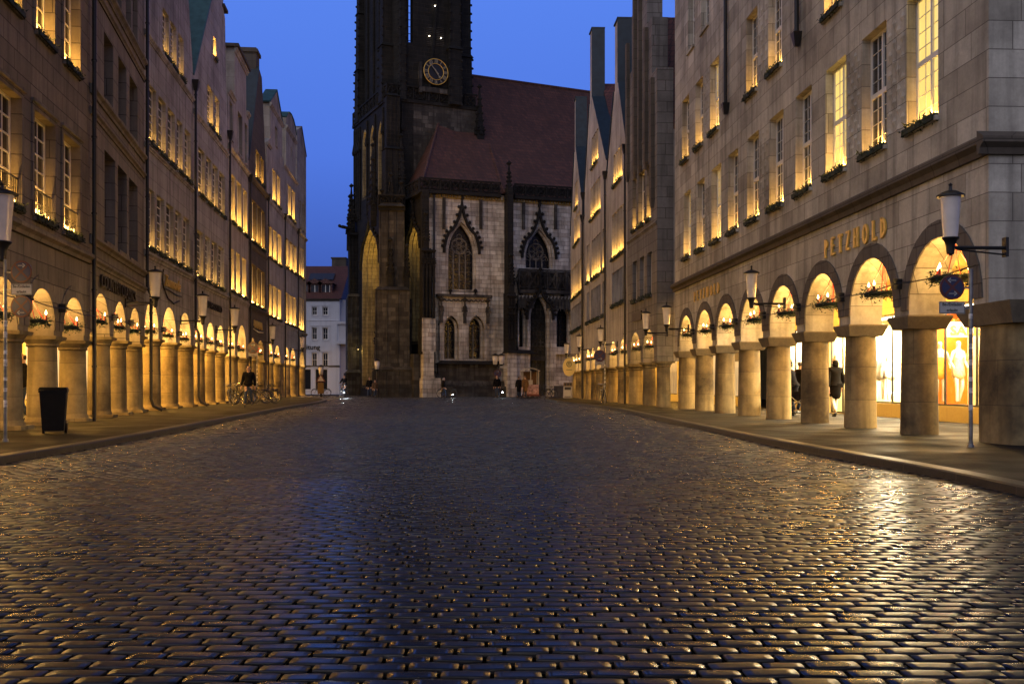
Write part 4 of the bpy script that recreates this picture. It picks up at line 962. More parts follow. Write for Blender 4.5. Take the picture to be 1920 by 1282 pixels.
# openings measured on the aisle wall
wins = []
def reg(px0, px1, pyb, pys, pya): 
    a, b_ = U(px0), U(px1); c = (a + b_) / 2; return (c, (b_ - a) / 2, A.z((px0+px1)/2, pyb), A.z((px0+px1)/2, pys), A.z((px0+px1)/2, pya))
W1 = reg(835, 896, 543, 475, 411); W2 = reg(981, 1040, 503, 485, 424)
S1 = reg(830, 857, 672, 615, 592); S2 = reg(876, 905, 672, 615, 592)
P0 = reg(986, 1030, 744, 600, 548); F1 = reg(1039, 1068, 657, 598, 567); F0 = reg(967, 985, 657, 598, 567)
G = [W1, W2, S1, S2, P0, F0, F1]
w_ = MB(); P0 = (P0[0], P0[1], .02, P0[3], P0[4])
G[4] = P0
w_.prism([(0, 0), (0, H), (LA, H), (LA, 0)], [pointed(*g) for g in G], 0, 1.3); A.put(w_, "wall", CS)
gwin(A, *W1, lights=4, hood=A.z(866, 375), steps=2, deep=.8, mat=CS, trm=M['cht']); gwin(A, *W2, lights=4, hood=A.z(1011, 388), steps=2, deep=.8, mat=CS, trm=M['cht'])
for g in (S1, S2): gwin(A, *g, lights=2, rose=False, hood=g[4] + .9, steps=1, deep=.6, mat=CS, trm=M['cht'])
for g in (F0, F1): gwin(A, *g, lights=2, rose=False, hood=g[4] + .5, steps=1, deep=.6, mat=CS)
# the block with two small windows, its canopy and sloping sill
b = MB(); a0, a1 = U(822), U(913)
zt, zb = A.z(866, 556), A.z(866, 676)
b.prism([(a0, zb), (a0, zt - .1), (a1, zt - .1), (a1, zb)], [pointed(g[0], g[1] + .02, zb + .06, g[3], g[4]) for g in (S1, S2)], -.5, -.003)
A.put(b, "wall", CS)
b = MB(); b.box(a0 - .25, a1 + .25, -.8, -.003, zt - .1, zt + .12)
for i in range(11):
    x = a0 + (a1 - a0) * (i + .5) / 11; b.ring((x, -.62, zt - .28), (a1 - a0) / 26, .05, 7, 4, a0=math.pi, a1=2*math.pi)
for x in (a0 + .1, (a0 + a1) / 2, a1 - .1): pinnacle(b, x, -.62, zt - 2.3, zt - .2, .12, n=3)
A.put(b, "canopy", CM)
b = MB(); b.taper(((a0 + a1) / 2 + .5, -.45), zb - .3, zb - .02, (a1 - a0) / 2 + .8, .5, (a1 - a0) / 2 + .3, .3); A.put(b, "sill_ledge", CD)
b = MB(); b.box(a0 - .15, a1 + .9, -.42, -.003, A.z(866, 718), zb - .302); A.put(b, "wall", CM)
# plinth
b = MB(); zp = A.z(866, 712); b.box(-.4, U(984), -.75, -.002, 0, zp - .5); b.taper((U(890), -.37), zp - .5, zp - .1, (U(984) + .4) / 2, .4, (U(984)) / 2, .2) ; b.box(-.4, U(984), -1.15, -.752, 0, .9); b.box(U(1034), LA, -.75, -.002, 0, zp - .5)
A.put(b, "plinth", CM)
# ochre-coloured frieze, gutter parapet
parapet(A, -.5, U(941) - .2, H + .05, H + 1.05, y=-.5); parapet(A, U(958) + .2, LA, H + .05, H + 1.05, y=-.5)
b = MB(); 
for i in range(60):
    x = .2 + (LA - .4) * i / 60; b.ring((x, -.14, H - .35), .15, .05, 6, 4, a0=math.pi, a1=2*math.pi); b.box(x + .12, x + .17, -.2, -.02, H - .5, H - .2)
A.put(b, "frieze", M['ochre'])
for px in (832, 901, 981, 1041):
    b = MB(); x = U(px); b.box(x - .12, x + .12, -.2, -.003, A.z(px, 430), H - .5); A.put(b, "lesene", CM)
b = MB(); b.tube([(U(813), -.95, 0.05), (U(813), -.95, 1.9), (U(813), -.2, 2.3), (U(813), -.18, H - .2)], .09, 8); A.put(b, "downpipe", M['pipe'])
# buttress with its pinnacle
b = MB(); x = U(950); b.box(x - .42, x + .42, -1.5, -.003, 0, A.z(950, 663)); A.put(b, "buttress", CS)
b = MB(); z0 = A.z(950, 663); b.taper((x + .05, -.8), z0, z0 + .2, .5, .85, .38, .7); b.box(x - .3, x + .38, -1.3, -.003, z0 + .2, z0 + 5.2)
for sx in (-.24, .0, .3): pinnacle(b, x + sx, -1.35, z0 + 1.2, z0 + 5, .1, n=3)
b.box(x - .22, x + .28, -1.0, -.003, z0 + 5.2, H + .6); pinnacle(b, x + .03, -1.15, z0 + 4.8, z0 + 8.5, .24); pinnacle(b, x + .03, -.55, H - 1.8, A.z(950, 306), .24, n=6)
A.put(b, "buttress", CD)
b = MB(); zl = A.z(960, 664); b.box(U(959), U(985), -1.1, -.003, 0, zl); A.put(b, "wall", CS); b = MB(); b.taper((U(970), -.6), zl, zl + .35, 1.3, .75, .9, .4); A.put(b, "sill_ledge", CD)
# portal zone with traceried gallery above
pa, pb = U(969), U(1074); zg = A.z(1010, 556); b = MB()
b.prism([(pa, A.z(1010, 664)), (pa, zg), (pb, zg), (pb, A.z(1010, 664)), (P0[0] + P0[1] + .4, A.z(1010, 664)), (P0[0] + P0[1] + .4, .02)] + [p for p in pointed(P0[0], P0[1], .02, P0[3], P0[4])[::-1]] + [(P0[0] - P0[1] - .4, .02), (P0[0] - P0[1] - .4, A.z(1010, 664))], [pointed(g[0], g[1], g[2] + .3, g[3], g[4]) for g in (F0, F1)], -.6, -.003); A.put(b, "wall", CS)
parapet(A, pa, pb, A.z(1010, 545), A.z(1010, 506), y=-.7, step=.75, thick=.22, mat=CM)
for side in (-1, 1):
  b = MB()
  for i in range(16):
    x = pa + (pb - pa) * (i + .5) / 16; zz = zg + .1
    if (x - P0[0]) * side > .7: b.prism(pointed(x, .2, zz - 1.2, zz - .6, zz - .15), (), -.68, -.605); b.box(x - .31, x - .26, -.75, -.605, zz - 1.4, zz)
  A.put(b, "tracery_panel", CM)
po = gwin(A, P0[0], P0[1], .02, P0[3], P0[4], lights=4, rose=False, hood=A.z(1008, 533), steps=2, deep=.9, y=-.6, mat=CS, pane='bronze')
b = MB(); ph = P0[1] - .34
for k in range(7):
    zz = A.z(1008, 668) + .4 + k * .65
    for j in range(4): b.ring((P0[0] - ph + ph * 2 * (j + .5) / 4, .22, zz), .2, .035, 8, 4)
b.box(P0[0] - ph, P0[0] + ph, .0, .3, A.z(1008, 676), A.z(1008, 668)); b.build("tracery_panel", CM, po)
b = MB(); 
for sx in (-1, 1): b.box(P0[0] + sx * ph / 2 - ph / 2 + .03, P0[0] + sx * ph / 2 + ph / 2 - .03, .36, .44, .05, A.z(1008, 685)); b.box(P0[0] + sx * ph / 2 - ph * .3, P0[0] + sx * ph / 2 + ph * .3, .33, .37, .5, 1.3); b.box(P0[0] + sx * ph / 2 - ph * .3, P0[0] + sx * ph / 2 + ph * .3, .33, .37, 1.6, 2.3)
A.put(b, "door", M['bronze'])
# --- left return of the aisle, with its tall angled window
Bv = Fr((pt(745, 0, 90.3)[0], 90.3), (CO[0] - pt(745, 0, 90.3)[0], 84 - 90.3)); LB = (Vector(CO) - Bv.o).length
bw = [((Bv.u(764) + Bv.u(789)) / 2, (Bv.u(789) - Bv.u(764)) / 2, Bv.z(777, 640), Bv.z(777, 470), Bv.z(777, 419)), ]
b = MB(); b.prism([(0, 0), (0, H), (LB, H), (LB, 0)], [pointed(*g) for g in bw], 0, 1.4); Bv.put(b, "wall", CD)
gwin(Bv, *bw[0], lights=2, rose=False, hood=bw[0][4] + 1.2, steps=3, deep=1.2, glow=45, mat=M['chglow'])
parapet(Bv, 0, LB, H + .05, H + 1.05, y=-.45)
b = MB(); x = LB - .2; b.box(x - .9, x + .4, -1.0, -.003, 0, A.z(800, 664)); Bv.put(b, "buttress", CM)
b = MB(); b.box(-.35, .55, -1.3, -.003, 0, A.z(800, 660)); b.box(-.45, 1.1, -1.45, -.003, 0, 1.6); A.put(b, "buttress", CS)
b = MB(); b.box(-.42, .35, -1.2, -.003, A.z(800, 660), A.z(800, 598)); b.box(.36, .75, -1.05, -.003, A.z(800, 660), A.z(800, 598)); A.put(b, "buttress", CS)
b = MB(); b.box(-.5, -.1, -1.0, -.003, A.z(800, 598) - 3, A.z(800, 598)); 
for i, x in enumerate((-.3, .0, .3, .6)): b.tube([(x, -1.0, A.z(800, 598)), (x, -1.0, A.z(800, 520))], .1, 6); pinnacle(b, x, -.95, A.z(800, 520), A.z(800, 470), .1, n=3)
b.box(-.35, .5, -.85, -.003, A.z(800, 598), A.z(800, 470)); b.box(-.3, .3, -.6, -.003, A.z(800, 470), H); pinnacle(b, 0, -.7, A.z(800, 475), A.z(800, 400), .22)
A.put(b, "buttress", CD)
# --- tower
TD = Vector((.91, .42)).normalized(); T0 = Vector(pt(727, 0, 88)[:2])
TR = Fr(T0, TD); TW = TR.u(893); TL = Fr(T0 + Vector((-TD.y, TD.x)) * 11.0, (TD.y, -TD.x)); TLL = 11.0; ZP = 26.4
big = ((TL.u(678) + TL.u(713)) / 2, (TL.u(713) - TL.u(678)) / 2, 1.0, TL.z(696, 500), TL.z(696, 424))
nich = [((TL.u(a) + TL.u(c)) / 2, (TL.u(c) - TL.u(a)) / 2, TL.z(a, 372), TL.z(a, 268), TL.z(a, t)) for a, c, t in ((679, 688, 246), (693, 703, 238), (708, 718, 230))]
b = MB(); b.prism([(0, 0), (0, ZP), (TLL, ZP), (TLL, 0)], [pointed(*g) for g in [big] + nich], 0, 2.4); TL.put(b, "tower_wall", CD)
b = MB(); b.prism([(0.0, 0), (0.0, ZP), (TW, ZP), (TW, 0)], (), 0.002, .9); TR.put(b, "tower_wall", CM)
b = MB(); b.box(TW - .9, TW, .9, 10.9, 0, ZP); b.box(0.5, TW, 10.1, 11.0, 0, ZP); b.box(.9, TW - .9, .9, 10.1, ZP - 1, ZP - .7); TR.put(b, "tower_wall", CD)
gwin(TL, *big, lights=3, rose=False, hood=big[4] + 1.4, steps=4, deep=2.1, glow=190, mat=M['chglow'])
for g in nich: gwin(TL, *g, lights=1, rose=False, steps=1, deep=.9, glow=3, mat=M['chglow']); 
parapet(TL, -.1, TLL + .1, ZP + .1, ZP + 1.3, y=-.12, step=1.1); parapet(TR, -.1, TW + .1, ZP + .1, ZP + 1.3, y=-.12, step=1.1)
# corner buttresses of the tower
def stepbut(f, name, u0, u1, levels, mat, yb=-.003):
    b = MB(); b_top = []
    for (z0, z1, proj, ins) in levels:
        b.box(u0 + ins, u1 - ins, -proj, yb, z0, z1); b.taper(((u0 + u1) / 2, -proj / 2 - .03), z1, z1 + .3, (u1 - u0) / 2 - ins + .1, proj / 2 + .12, (u1 - u0) / 2 - ins - .2, max(proj / 2 - .3, .05))
        n = 3; wd = (u1 - u0 - 2 * ins)
        for i in range(n + 1): x = u0 + ins + wd * i / n; b.tube([(x, -proj - .02, z0 + .1), (x, -proj - .02, z1 - .1)], .07, 5)
    return f.put(b, name, mat)
Wf = Fr(pt(705, 0, 84.5)[:2], (1, .1)); zk = Wf.z(735, 545); bu1 = Wf.u(767)
stepbut(Wf, "tower_buttress", 0, bu1, [(0, 2.3, 1.0, -.25), (2.6, zk, .6, 0)], CM, yb=3.5)
stepbut(Wf, "tower_buttress", Wf.u(712, .6), Wf.u(757, .6), [(zk + .3, Wf.z(735, 388, .6), -.6, 0)], CM, yb=3.4)
parapet(Wf, Wf.u(709, .5), Wf.u(760, .5), Wf.z(735, 388, .5), Wf.z(735, 378, .5) + .6, y=.4, step=.8)
b = MB(); b.box(Wf.u(766, 1), Wf.u(772, 1), 1.0, 4, 0, zk - .6); Wf.put(b, "tower_buttress", CM)
stepbut(TR, "tower_buttress", -.5, TR.u(748), [(TR.z(735, 388), TR.z(735, 285), 1.1, 0), (TR.z(735, 285) + .3, ZP, .7, .2)], CD)
for px, z1 in ((716, 330), (733, 300), (752, 315)): b = MB(); pinnacle(b, Wf.u(px, .9), .9, Wf.z(px, 388, .9), Wf.z(px, z1 + 25, .9), .2); Wf.put(b, "pinnacle", CD)
Wl = Fr(pt(652, 0, 96)[:2], (1, .25))
stepbut(Wl, "tower_buttress", 0, Wl.u(677), [(0, 2.2, .4, -.2), (2.5, Wl.z(665, 556), .05, 0)], CM, yb=2.5)
stepbut(Wl, "tower_buttress", Wl.u(656, .5), Wl.u(675, .5), [(Wl.z(665, 556) + .3, Wl.z(665, 440), -.5, 0)], CD, yb=2.8)
c0 = 0; c1 = 0
b = MB(); pinnacle(b, Wl.u(656, .8), .8, Wl.z(657, 470, .8), Wl.z(657, 366, .8), .3, n=6); Wl.put(b, "pinnacle", CD)
b = MB(); x = Wl.u(653, .3); zz = Wl.z(650, 427, .3)
b.tube([(x + .3, .6, zz - .1), (x - .2, .3, zz), (x - .6, .1, zz + .05), (x - .8, .0, zz + .02)], [.2, .16, .17, .1], 6); b.ball((x - .85, -.02, zz + .1), .17, n=6, k=4); Wl.put(b, "gargoyle", CD)
pl = Vector(Wl.M @ Vector((.9, -1.1, 4.4))); plight(church, pl, 45, (1, .72, .25), .15, "facade_light")
b = MB(); b.lathe([(.05, 4.7), (.12, 4.6), (.12, 4.45), (.03, 4.4)], 8, (.9, -1.1)); b.tube([(.9, -1.1, 4.7), (.9, -.1, 4.75)], .03, 5); Wl.put(b, "wall_spotlight", M['iron'])
for f_, xs, z0_, z1_ in ((TL, [i * .62 for i in range(1, 17)], ZP - 9.5, ZP - .6), (TR, [.3, .8, 1.3], 17.5, ZP - .4)):
    b = MB()
    for x in xs:
        if f_ is TL and any(abs(x - g[0]) < g[1] + .1 for g in nich): continue
        b.tube([(x, -.1, z0_), (x, -.1, z1_)], .1, 5); b.taper((x, -.15), z1_ - 2.2, z1_ - 1.2, .2, .15, .03, .03); b.ball((x, -.2, z1_ - 2.3), .16, n=5, k=3)
    f_.put(b, "blind_tracery", CD)
for (f_, x, d_, z0_, z1_, w2) in ((TL, 1.0, -.5, 15.5, 20.5, .3), (TL, TLL - 1.2, -1.0, 16, 22.5, .3), (TL, TLL - .2, -1.3, 15, 21, .26), (TR, .9, -1.0, 17, 23, .3), (TR, TW + .2, -.3, 22, 28.5, .34), (TL, 9.0, -.3, 3, 8.5, .25), (Wf, 1.2, .3, zk, zk + 4.5, .25), (Wf, 2.6, .4, zk, zk + 4.0, .22)):
    b = MB(); pinnacle(b, x, d_, z0_, z1_, w2); f_.put(b, "pinnacle", CD)
# upper stage: hollow octagonal belfry with slender openings
Zb, Zt = ZP, 52.0
cu = Fr(T0, TD); cx_, cy_ = TW / 2 - .05, 5.6; ra, rb = TW / 2 - .55, 5.45
k_ = .30
oct_ = [(cx_ - ra, cy_ - rb * (1 - k_ * 1.0)), (cx_ - ra * (1 - k_ * 1.5), cy_ - rb), (cx_ + ra * (1 - k_ * 1.5), cy_ - rb), (cx_ + ra, cy_ - rb * (1 - k_)), (cx_ + ra, cy_ + rb * (1 - k_)), (cx_ + ra * (1 - k_ * 1.5), cy_ + rb), (cx_ - ra * (1 - k_ * 1.5), cy_ + rb), (cx_ - ra, cy_ + rb * (1 - k_))]
oct_[1] = (oct_[1][0] - .75, oct_[1][1])
for i in range(8):
    p, q = Vector(oct_[i]), Vector(oct_[(i + 1) % 8]); wp = TR.o + TR.t * p.x + TR.nin * p.y; wq = TR.o + TR.t * q.x + TR.nin * q.y
    f = Fr(wp, wq - wp); L = (wq - wp).length; b = MB()
    hw = L * .26
    if i == 1:   # face towards the viewer: slit through which the sky shows
        cc = f.u(770); hol = [pointed(cc, .2, f.z(770, 80), f.z(770, -90), f.z(770, -120))]
    elif i in (4, 5):
        hol = [pointed(L / 2, L * .42, 31, 46, 49)]
    else: hol = [pointed(L / 2, hw, 33, 45, 48)] if L > 2.5 and i not in (7, 2, 3) else []
    b.prism([(0, Zb), (0, Zt), (L, Zt), (L, Zb)], hol, 0, .7)
    o = f.put(b, "belfry_wall", CD)
    # corner shaft with stepped crockets
    b = MB(); out = Vector((p.x - cx_, p.y - cy_)).normalized()
    d = .12; 
    for z0, z1, w2 in (((Zb, 31.5, .6), (31.5, 37, .5), (37, 43, .42), (43, Zt, .35)) if i not in (1, 5) else ((Zb, 40, .26), (40, Zt, .22)) if i == 1 else ()):
        b.taper((p.x + out.x * d, p.y + out.y * d), z0, z1, w2, w2, w2 * .92, w2 * .92); b.taper((p.x + out.x * d, p.y + out.y * d), z1 - .1, z1 + .35, w2 * 1.15, w2 * 1.15, w2 * .7, w2 * .7)
        z = z0
        while z < z1: 
            for sx, sy in ((1, 1), (-1, 1), (1, -1), (-1, -1)): b.ball((p.x + out.x * d + sx * w2, p.y + out.y * d + sy * w2, z), .13, n=4, k=3)
            z += .8
    TR.put(b, "belfry_buttress", CD)
    for k in range(1, 4):
        if i in (1, 7, 2, 6): bb = MB(); bb.tube([(L * k / 4 if i != 1 else L * (.06 + .88 * (k in (2, 3)) * (k - 1.0) / 2 * 1.0 if k > 1 else .06), -.1, Zb), (L * k / 4 if i != 1 else L * (.06 if k == 1 else .97), -.1, Zt)], .14, 5); f.put(bb, "shaft", CD)
    if i == 1:
        FB = f; LBf = L
    if i == 1:
        s_ = MB(); zz = f.z(770, 76)
        while zz < 46: s_.box(cc - .2, cc + .2, .2, .25, zz, zz + .05); zz += .62
        f.put(s_, "grating", M['iron'])
# clock on the face looking down the street
cc, cz = FB.u(815), FB.z(815, 137); b = MB()
rr = (FB.u(838) - FB.u(792)) / 2
b.box(cc - rr * 1.35, cc - rr * 1.12, -.35, -.003, cz - rr * 1.7, cz + rr * .6); b.box(cc + rr * 1.12, cc + rr * 1.5, -.35, -.003, cz - rr * 1.7, cz + rr * 1.3); b.box(cc - rr * 1.1, cc + rr * 1.1, -.3, -.003, cz - rr * 1.6, cz - rr * 1.22)
FB.put(b, "clock_frame", CM)
b = MB(); b.lathe([(rr, -.32), (rr, -.2)], 32); b.xf(Matrix.Translation((cc, 0, cz)) @ Matrix.Rotation(R(90), 4, 'X') @ Matrix.Scale(-1, 4, (0, 0, 1)))
clock = FB.put(b, "clock", M['iron'])
b = MB(); b.ring((cc, -.36, cz), rr * .98, .035, 32, 4); b.ring((cc, -.36, cz), rr * .62, .03, 28, 4); b.build("dial_ring", M['gold2'] if 'gold2' in M else M['gold'], clock)
M['gold2'] = plain("worn_gilding", (.27, .24, .17), .5, .2)
b = MB()
num = ["XII", "I", "II", "III", "IIII", "V", "VI", "VII", "VIII", "IX", "X", "XI"]
def radial(b, ang, off, r0, r1, w):
    c_, s_ = math.sin(ang), math.cos(ang); tx, tz = math.cos(ang), -math.sin(ang)
    o = off; P = [(r0, o - w), (r0, o + w), (r1, o + w), (r1, o - w)]
    b.prism([(cc + c_ * r + tx * q, cz + s_ * r + tz * q) for r, q in P], (), -.4, -.37)
def slash(b, ang, o0, o1, r0, r1, w):
    c_, s_ = math.sin(ang), math.cos(ang); tx, tz = math.cos(ang), -math.sin(ang)
    b.prism([(cc + c_ * r + tx * q, cz + s_ * r + tz * q) for r, q in [(r0, o0 - w), (r0, o0 + w), (r1, o1 + w), (r1, o1 - w)]], (), -.4, -.37)
for h, s_ in enumerate(num):
    ang = h * math.pi / 6; pos = 0; W = {'I': .075, 'V': .15, 'X': .15}; tot = sum(W[c] for c in s_); x = -tot / 2 * rr
    r0, r1 = rr * .66, rr * .94
    for ch in s_:
        wd = W[ch] * rr; m_ = x + wd / 2
        if ch == 'I': radial(b, ang, m_, r0, r1, .022 * rr)
        elif ch == 'V': slash(b, ang, m_, m_ - .05 * rr, r0, r1, .022 * rr); slash(b, ang, m_, m_ + .05 * rr, r0, r1, .016 * rr)
        else: slash(b, ang, m_ - .05 * rr, m_ + .05 * rr, r0, r1, .022 * rr); slash(b, ang, m_ + .05 * rr, m_ - .05 * rr, r0, r1, .016 * rr)
        x += wd
b.build("numerals", M['gold2'], clock)
def hand(a, l, tail, w, nm):
    b = MB(); c_, s_ = math.sin(a), math.cos(a); b.prism([(cc - c_ * tail - s_ * w, cz - s_ * tail + c_ * w), (cc - c_ * tail + s_ * w, cz - s_ * tail - c_ * w), (cc + c_ * l + s_ * w * .5, cz + s_ * l - c_ * w * .5), (cc + c_ * l - s_ * w * .5, cz + s_ * l + c_ * w * .5)], (), -.47 if nm == "minute_hand" else -.44, -.445 if nm == "minute_hand" else -.415)
    b.prism([(cc + c_ * l * .75 - s_ * w * 1.8, cz + s_ * l * .75 + c_ * w * 1.8), (cc + c_ * l * .62, cz + s_ * l * .62), (cc + c_ * l * .75 + s_ * w * 1.8, cz + s_ * l * .75 - c_ * w * 1.8), (cc + c_ * l * .95, cz + s_ * l * .95)], (), -.46, -.43); b.build(nm, M['gold2'], clock)
hand(R(318), rr * .9, rr * .25, .05, "minute_hand"); hand(R(146), rr * .62, rr * .2, .06, "hour_hand")
b = MB()
for px in (807, 825): 
    x = FB.u(px); z0, z1 = FB.z(px, 87), FB.z(px, 52)
    zz = z0
    while zz < z1: b.box(x - .38, x + .38, -.06, -.003, zz, zz + .07); zz += .16
FB.put(b, "louvre", CM)
M['blt'] = emis("tower_lamp", (1, .85, .6), 12)
for px, py in ((804, 69), (825.5, 73), (814.5, 12.5)): b = MB(); b.ball((FB.u(px), -.15, FB.z(px, py)), .055, n=6, k=4); FB.put(b, "lamp", M['blt'])
b = MB(); b.lathe([(5.2, Zt), (4.4, 56), (3.2, 66), (1.8, 78), (.4, 90)], 8, (cx_, cy_)); TR.put(b, 'spire', CD)
# --- roofs
rf = MB()
def wl(p): return (p[0] - CO[0], p[1] - CO[1], p[2])
e0 = A.o + A.t * (-.3) - A.nin * .2; e1 = A.o + A.t * LA - A.nin * .2
ZE = H + .1
r1p = pt(880, 140, 97.5); r2p = pt(1125, 178, 103)
R1_ = Vector((r1p[0] - 2, r1p[1] - .6, r1p[2])); R2_ = Vector(r2p)
q = [(e0.x, e0.y, ZE), (e1.x + 3, e1.y + 1, ZE), (R2_.x + 3, R2_.y + 1, R2_.z), (R1_.x, R1_.y, R1_.z)]
rf.face([wl(p) for p in q]); bk_ = Vector((-.316 * 14, .949 * 14)); 
rf.face([wl(q[3]), wl(q[2]), wl((q[2][0] + bk_.x, q[2][1] + bk_.y, ZE)), wl((q[3][0] + bk_.x, q[3][1] + bk_.y, ZE))])
rf.face([wl(q[0]), wl(q[3]), wl((q[3][0] + bk_.x, q[3][1] + bk_.y, ZE))])
o = rf.build("roof", M['tilech'], church)
# hipped bay roof at the left
rf = MB(); a = A.o + A.t * (-.35) - A.nin * .3; b_ = A.o + A.t * (U(944)) - A.nin * .3; c_ = Bv.o - Bv.nin * .3
ap = pt(826, 217, 91.0); ap2 = pt(906, 232, 93.5)
rf.face([wl((a.x, a.y, ZE + .02)), wl((b_.x, b_.y, ZE + .02)), wl(ap2), wl(ap)]); rf.face([wl((c_.x, c_.y, ZE + .02)), wl((a.x, a.y, ZE + .02)), wl(ap)])
rf.face([wl((b_.x, b_.y, ZE + .02)), wl((b_.x - 1.5, b_.y + 8, ZE)), wl(ap2)]); rf.face([wl((c_.x, c_.y, ZE + .02)), wl(ap), wl(ap2), wl((ap2[0] - 2, ap2[1] + 6, ZE))])
rf.build("roof", M['tilech'], church)
b = MB(); b.tube([wl((a.x, a.y, ZE + .1)), wl(ap)], .12, 6); b.tube([wl((b_.x, b_.y, ZE + .1)), wl(ap2)], .12, 6); b.tube([wl(q[3]), wl(q[2])], .16, 6); b.build("ridge_tiles", M['tilech'], church)
# --- pale corner house behind, left of the church
WH = House("pale blue white house with red tiled roof and dormers beyond the left row", 'R', (pt(650, 0, 108)[0], 108), (pt(540, 0, 108)[0], 108.02), M['whitew'], tw=.4)
WH = None
class Flat(House): pass
o_ = (pt(540, 0, 108)[0], 108.0)
for ob in [x for x in bpy.data.objects if x.type == 'EMPTY' and x.get("label", "").startswith("pale blue white")]: bpy.data.objects.remove(ob)
WH = House("pale blue white house with red tiled roof and dormers beyond the left row", 'L', o_, (pt(637, 0, 108)[0], 108.0), M['whitew'], tw=.35)
WH.bottom = [(0, 0), (WH.L, 0)]; L = WH.L
kw_ = dict(grid=(2, 2), lit=0, garland=False, depth=.14, fw=.1, surround=.14)
for (t, b_) in ((575, 591), (613.5, 637), (661, 687.6)): WH.row(WH.z(590, b_), WH.z(590, t), [(560, 568), (584.6, 595), (604.5, 615.4)], **kw_)
for sp in ((566, 583), (591, 614)): a, c = WH.u(sp[0]), WH.u(sp[1]); WH.window(a, c, .5, 2.75, lit=0, garland=False, grid=(1, 1), depth=.15)
for sp in ((633, 637),): pass
WH.crown = 2.2; wl_ = MB(); wl_.prism(WH.bottom + [(L, 10.3), (0, 10.3)], WH.holes, 0, .35); wl_.build("wall", M['whitew'], WH.root)
b = MB(); b.box(0, .3, .35, 9, 0, 10.3); b.box(L - .3, L, .35, 9, 0, 10.3); b.build("side_wall", M['whitew'], WH.root)
WH.band(10.1, 10.4, .25, mat=M['dk']); WH.band(2.95, 3.1, .1, mat=M['dk']); WH.band(7.95, 8.05, .06)
b = MB(); b.v += [(-.2, -.3, 10.35), (L + .2, -.3, 10.35), (L + .2, 6, 14.6), (-.2, 6, 14.6), (-.2, 12, 10.35), (L + .2, 12, 10.35)]; b.f += [(0, 1, 2, 3), (3, 2, 5, 4), (1, 5, 2), (0, 3, 4)]; b.m += [0] * 4; b.build("roof", M['tile'], WH.root)
for px in (572, 592, 612):
    x = WH.u(px, 1.4); z0 = 10.95; b = MB(); b.box(x - .75, x - .5, .8, 3, z0, z0 + 1.15); b.box(x + .5, x + .75, .8, 3, z0, z0 + 1.15); b.box(x - .5, x + .5, .8, 3, z0 + 1.0, z0 + 1.15); b.box(x - .5, x + .5, .8, 3, z0 - .1, z0 + .1)
    b.v += [(x - .95, .65, z0 + 1.15), (x + .95, .65, z0 + 1.15), (x + .95, 3.4, z0 + 1.2), (x - .95, 3.4, z0 + 1.2), (x, .65, z0 + 1.7), (x, 4.2, z0 + 1.7)]; n_ = len(b.v) - 6
    b.f += [(n_, n_+1, n_+4), (n_+1, n_+2, n_+5, n_+4), (n_, n_+4, n_+5, n_+3)]; b.m += [0] * 3
    d = b.build("dormer", M['tile'], WH.root); w_ = MB(); w_.box(x - .5, x + .5, .95, 1.0, z0 + .1, z0 + 1.0); pn = w_.build("pane", M['glassb'], d)
    w_ = MB(); w_.box(x - .5, x - .42, .9, .98, z0 + .1, z0 + 1); w_.box(x + .42, x + .5, .9, .98, z0 + .1, z0 + 1); w_.box(x - .04, x + .04, .9, .98, z0 + .1, z0 + 1); w_.build("frame", M['white'], d)
for px in (593, 616): x = WH.u(px, 4); b = MB(); b.taper((x, 3.9), 12.55, 13.3, .75, .1, .75, .1); b.v = [(v[0], 3.2 + (v[2] - 12.5) * 1.45, v[2] + .17) if i % 4 in (2, 3) or True else v for i, v in enumerate(b.v)]; b.face([(x - .7, 3.0, 12.75), (x + .7, 3.0, 12.75), (x + .7, 4.2, 13.6), (x - .7, 4.2, 13.6)]); b.build("skylight", M['glassb'], WH.root)
b = MB(); x0_, x1_ = WH.u(625, 8), WH.u(652, 8); b.box(x0_, x1_, 7, 10, 12, 15.6); b.box(x0_ - .1, x1_, 6.9, 10, 15.6, 15.75); b.build("roof_block", M['dk'], WH.root)
text_part("lettering", "Westfälische Zeitung", .75, .02, M['iron'], WH.root, Matrix.Translation((WH.u(600), -.04, WH.z(585, 655))) @ UP, align='RIGHT', bold=.012)
# oriel at its right corner
b = MB(); x = WH.u(637); zo0, zo1 = WH.z(640, 640), WH.z(640, 608); b.box(x - .3, x + 1.3, -.8, 0.6, zo0 - .3, zo0); b.box(x - .3, x + 1.3, -.7, .6, zo1, zo1 + .3)
for xx in (x - .3, x + 1.15): b.box(xx, xx + .15, -.7, -.55, zo0, zo1)
b.box(x + .0, x + 1.2, -.5, .6, zo0, zo1); b.build("oriel", M['whitew'], WH.root)
# its wing turning behind the church
b = MB(); b.prism([(0, 0), (0, 10.3), (5, 10.3), (5, 0)], (), 0, .35); o = b.build("wing_wall", M['whitew'], WH.root); o.location = (L + .003, .3, 0); o.rotation_euler = (0, 0, R(28))
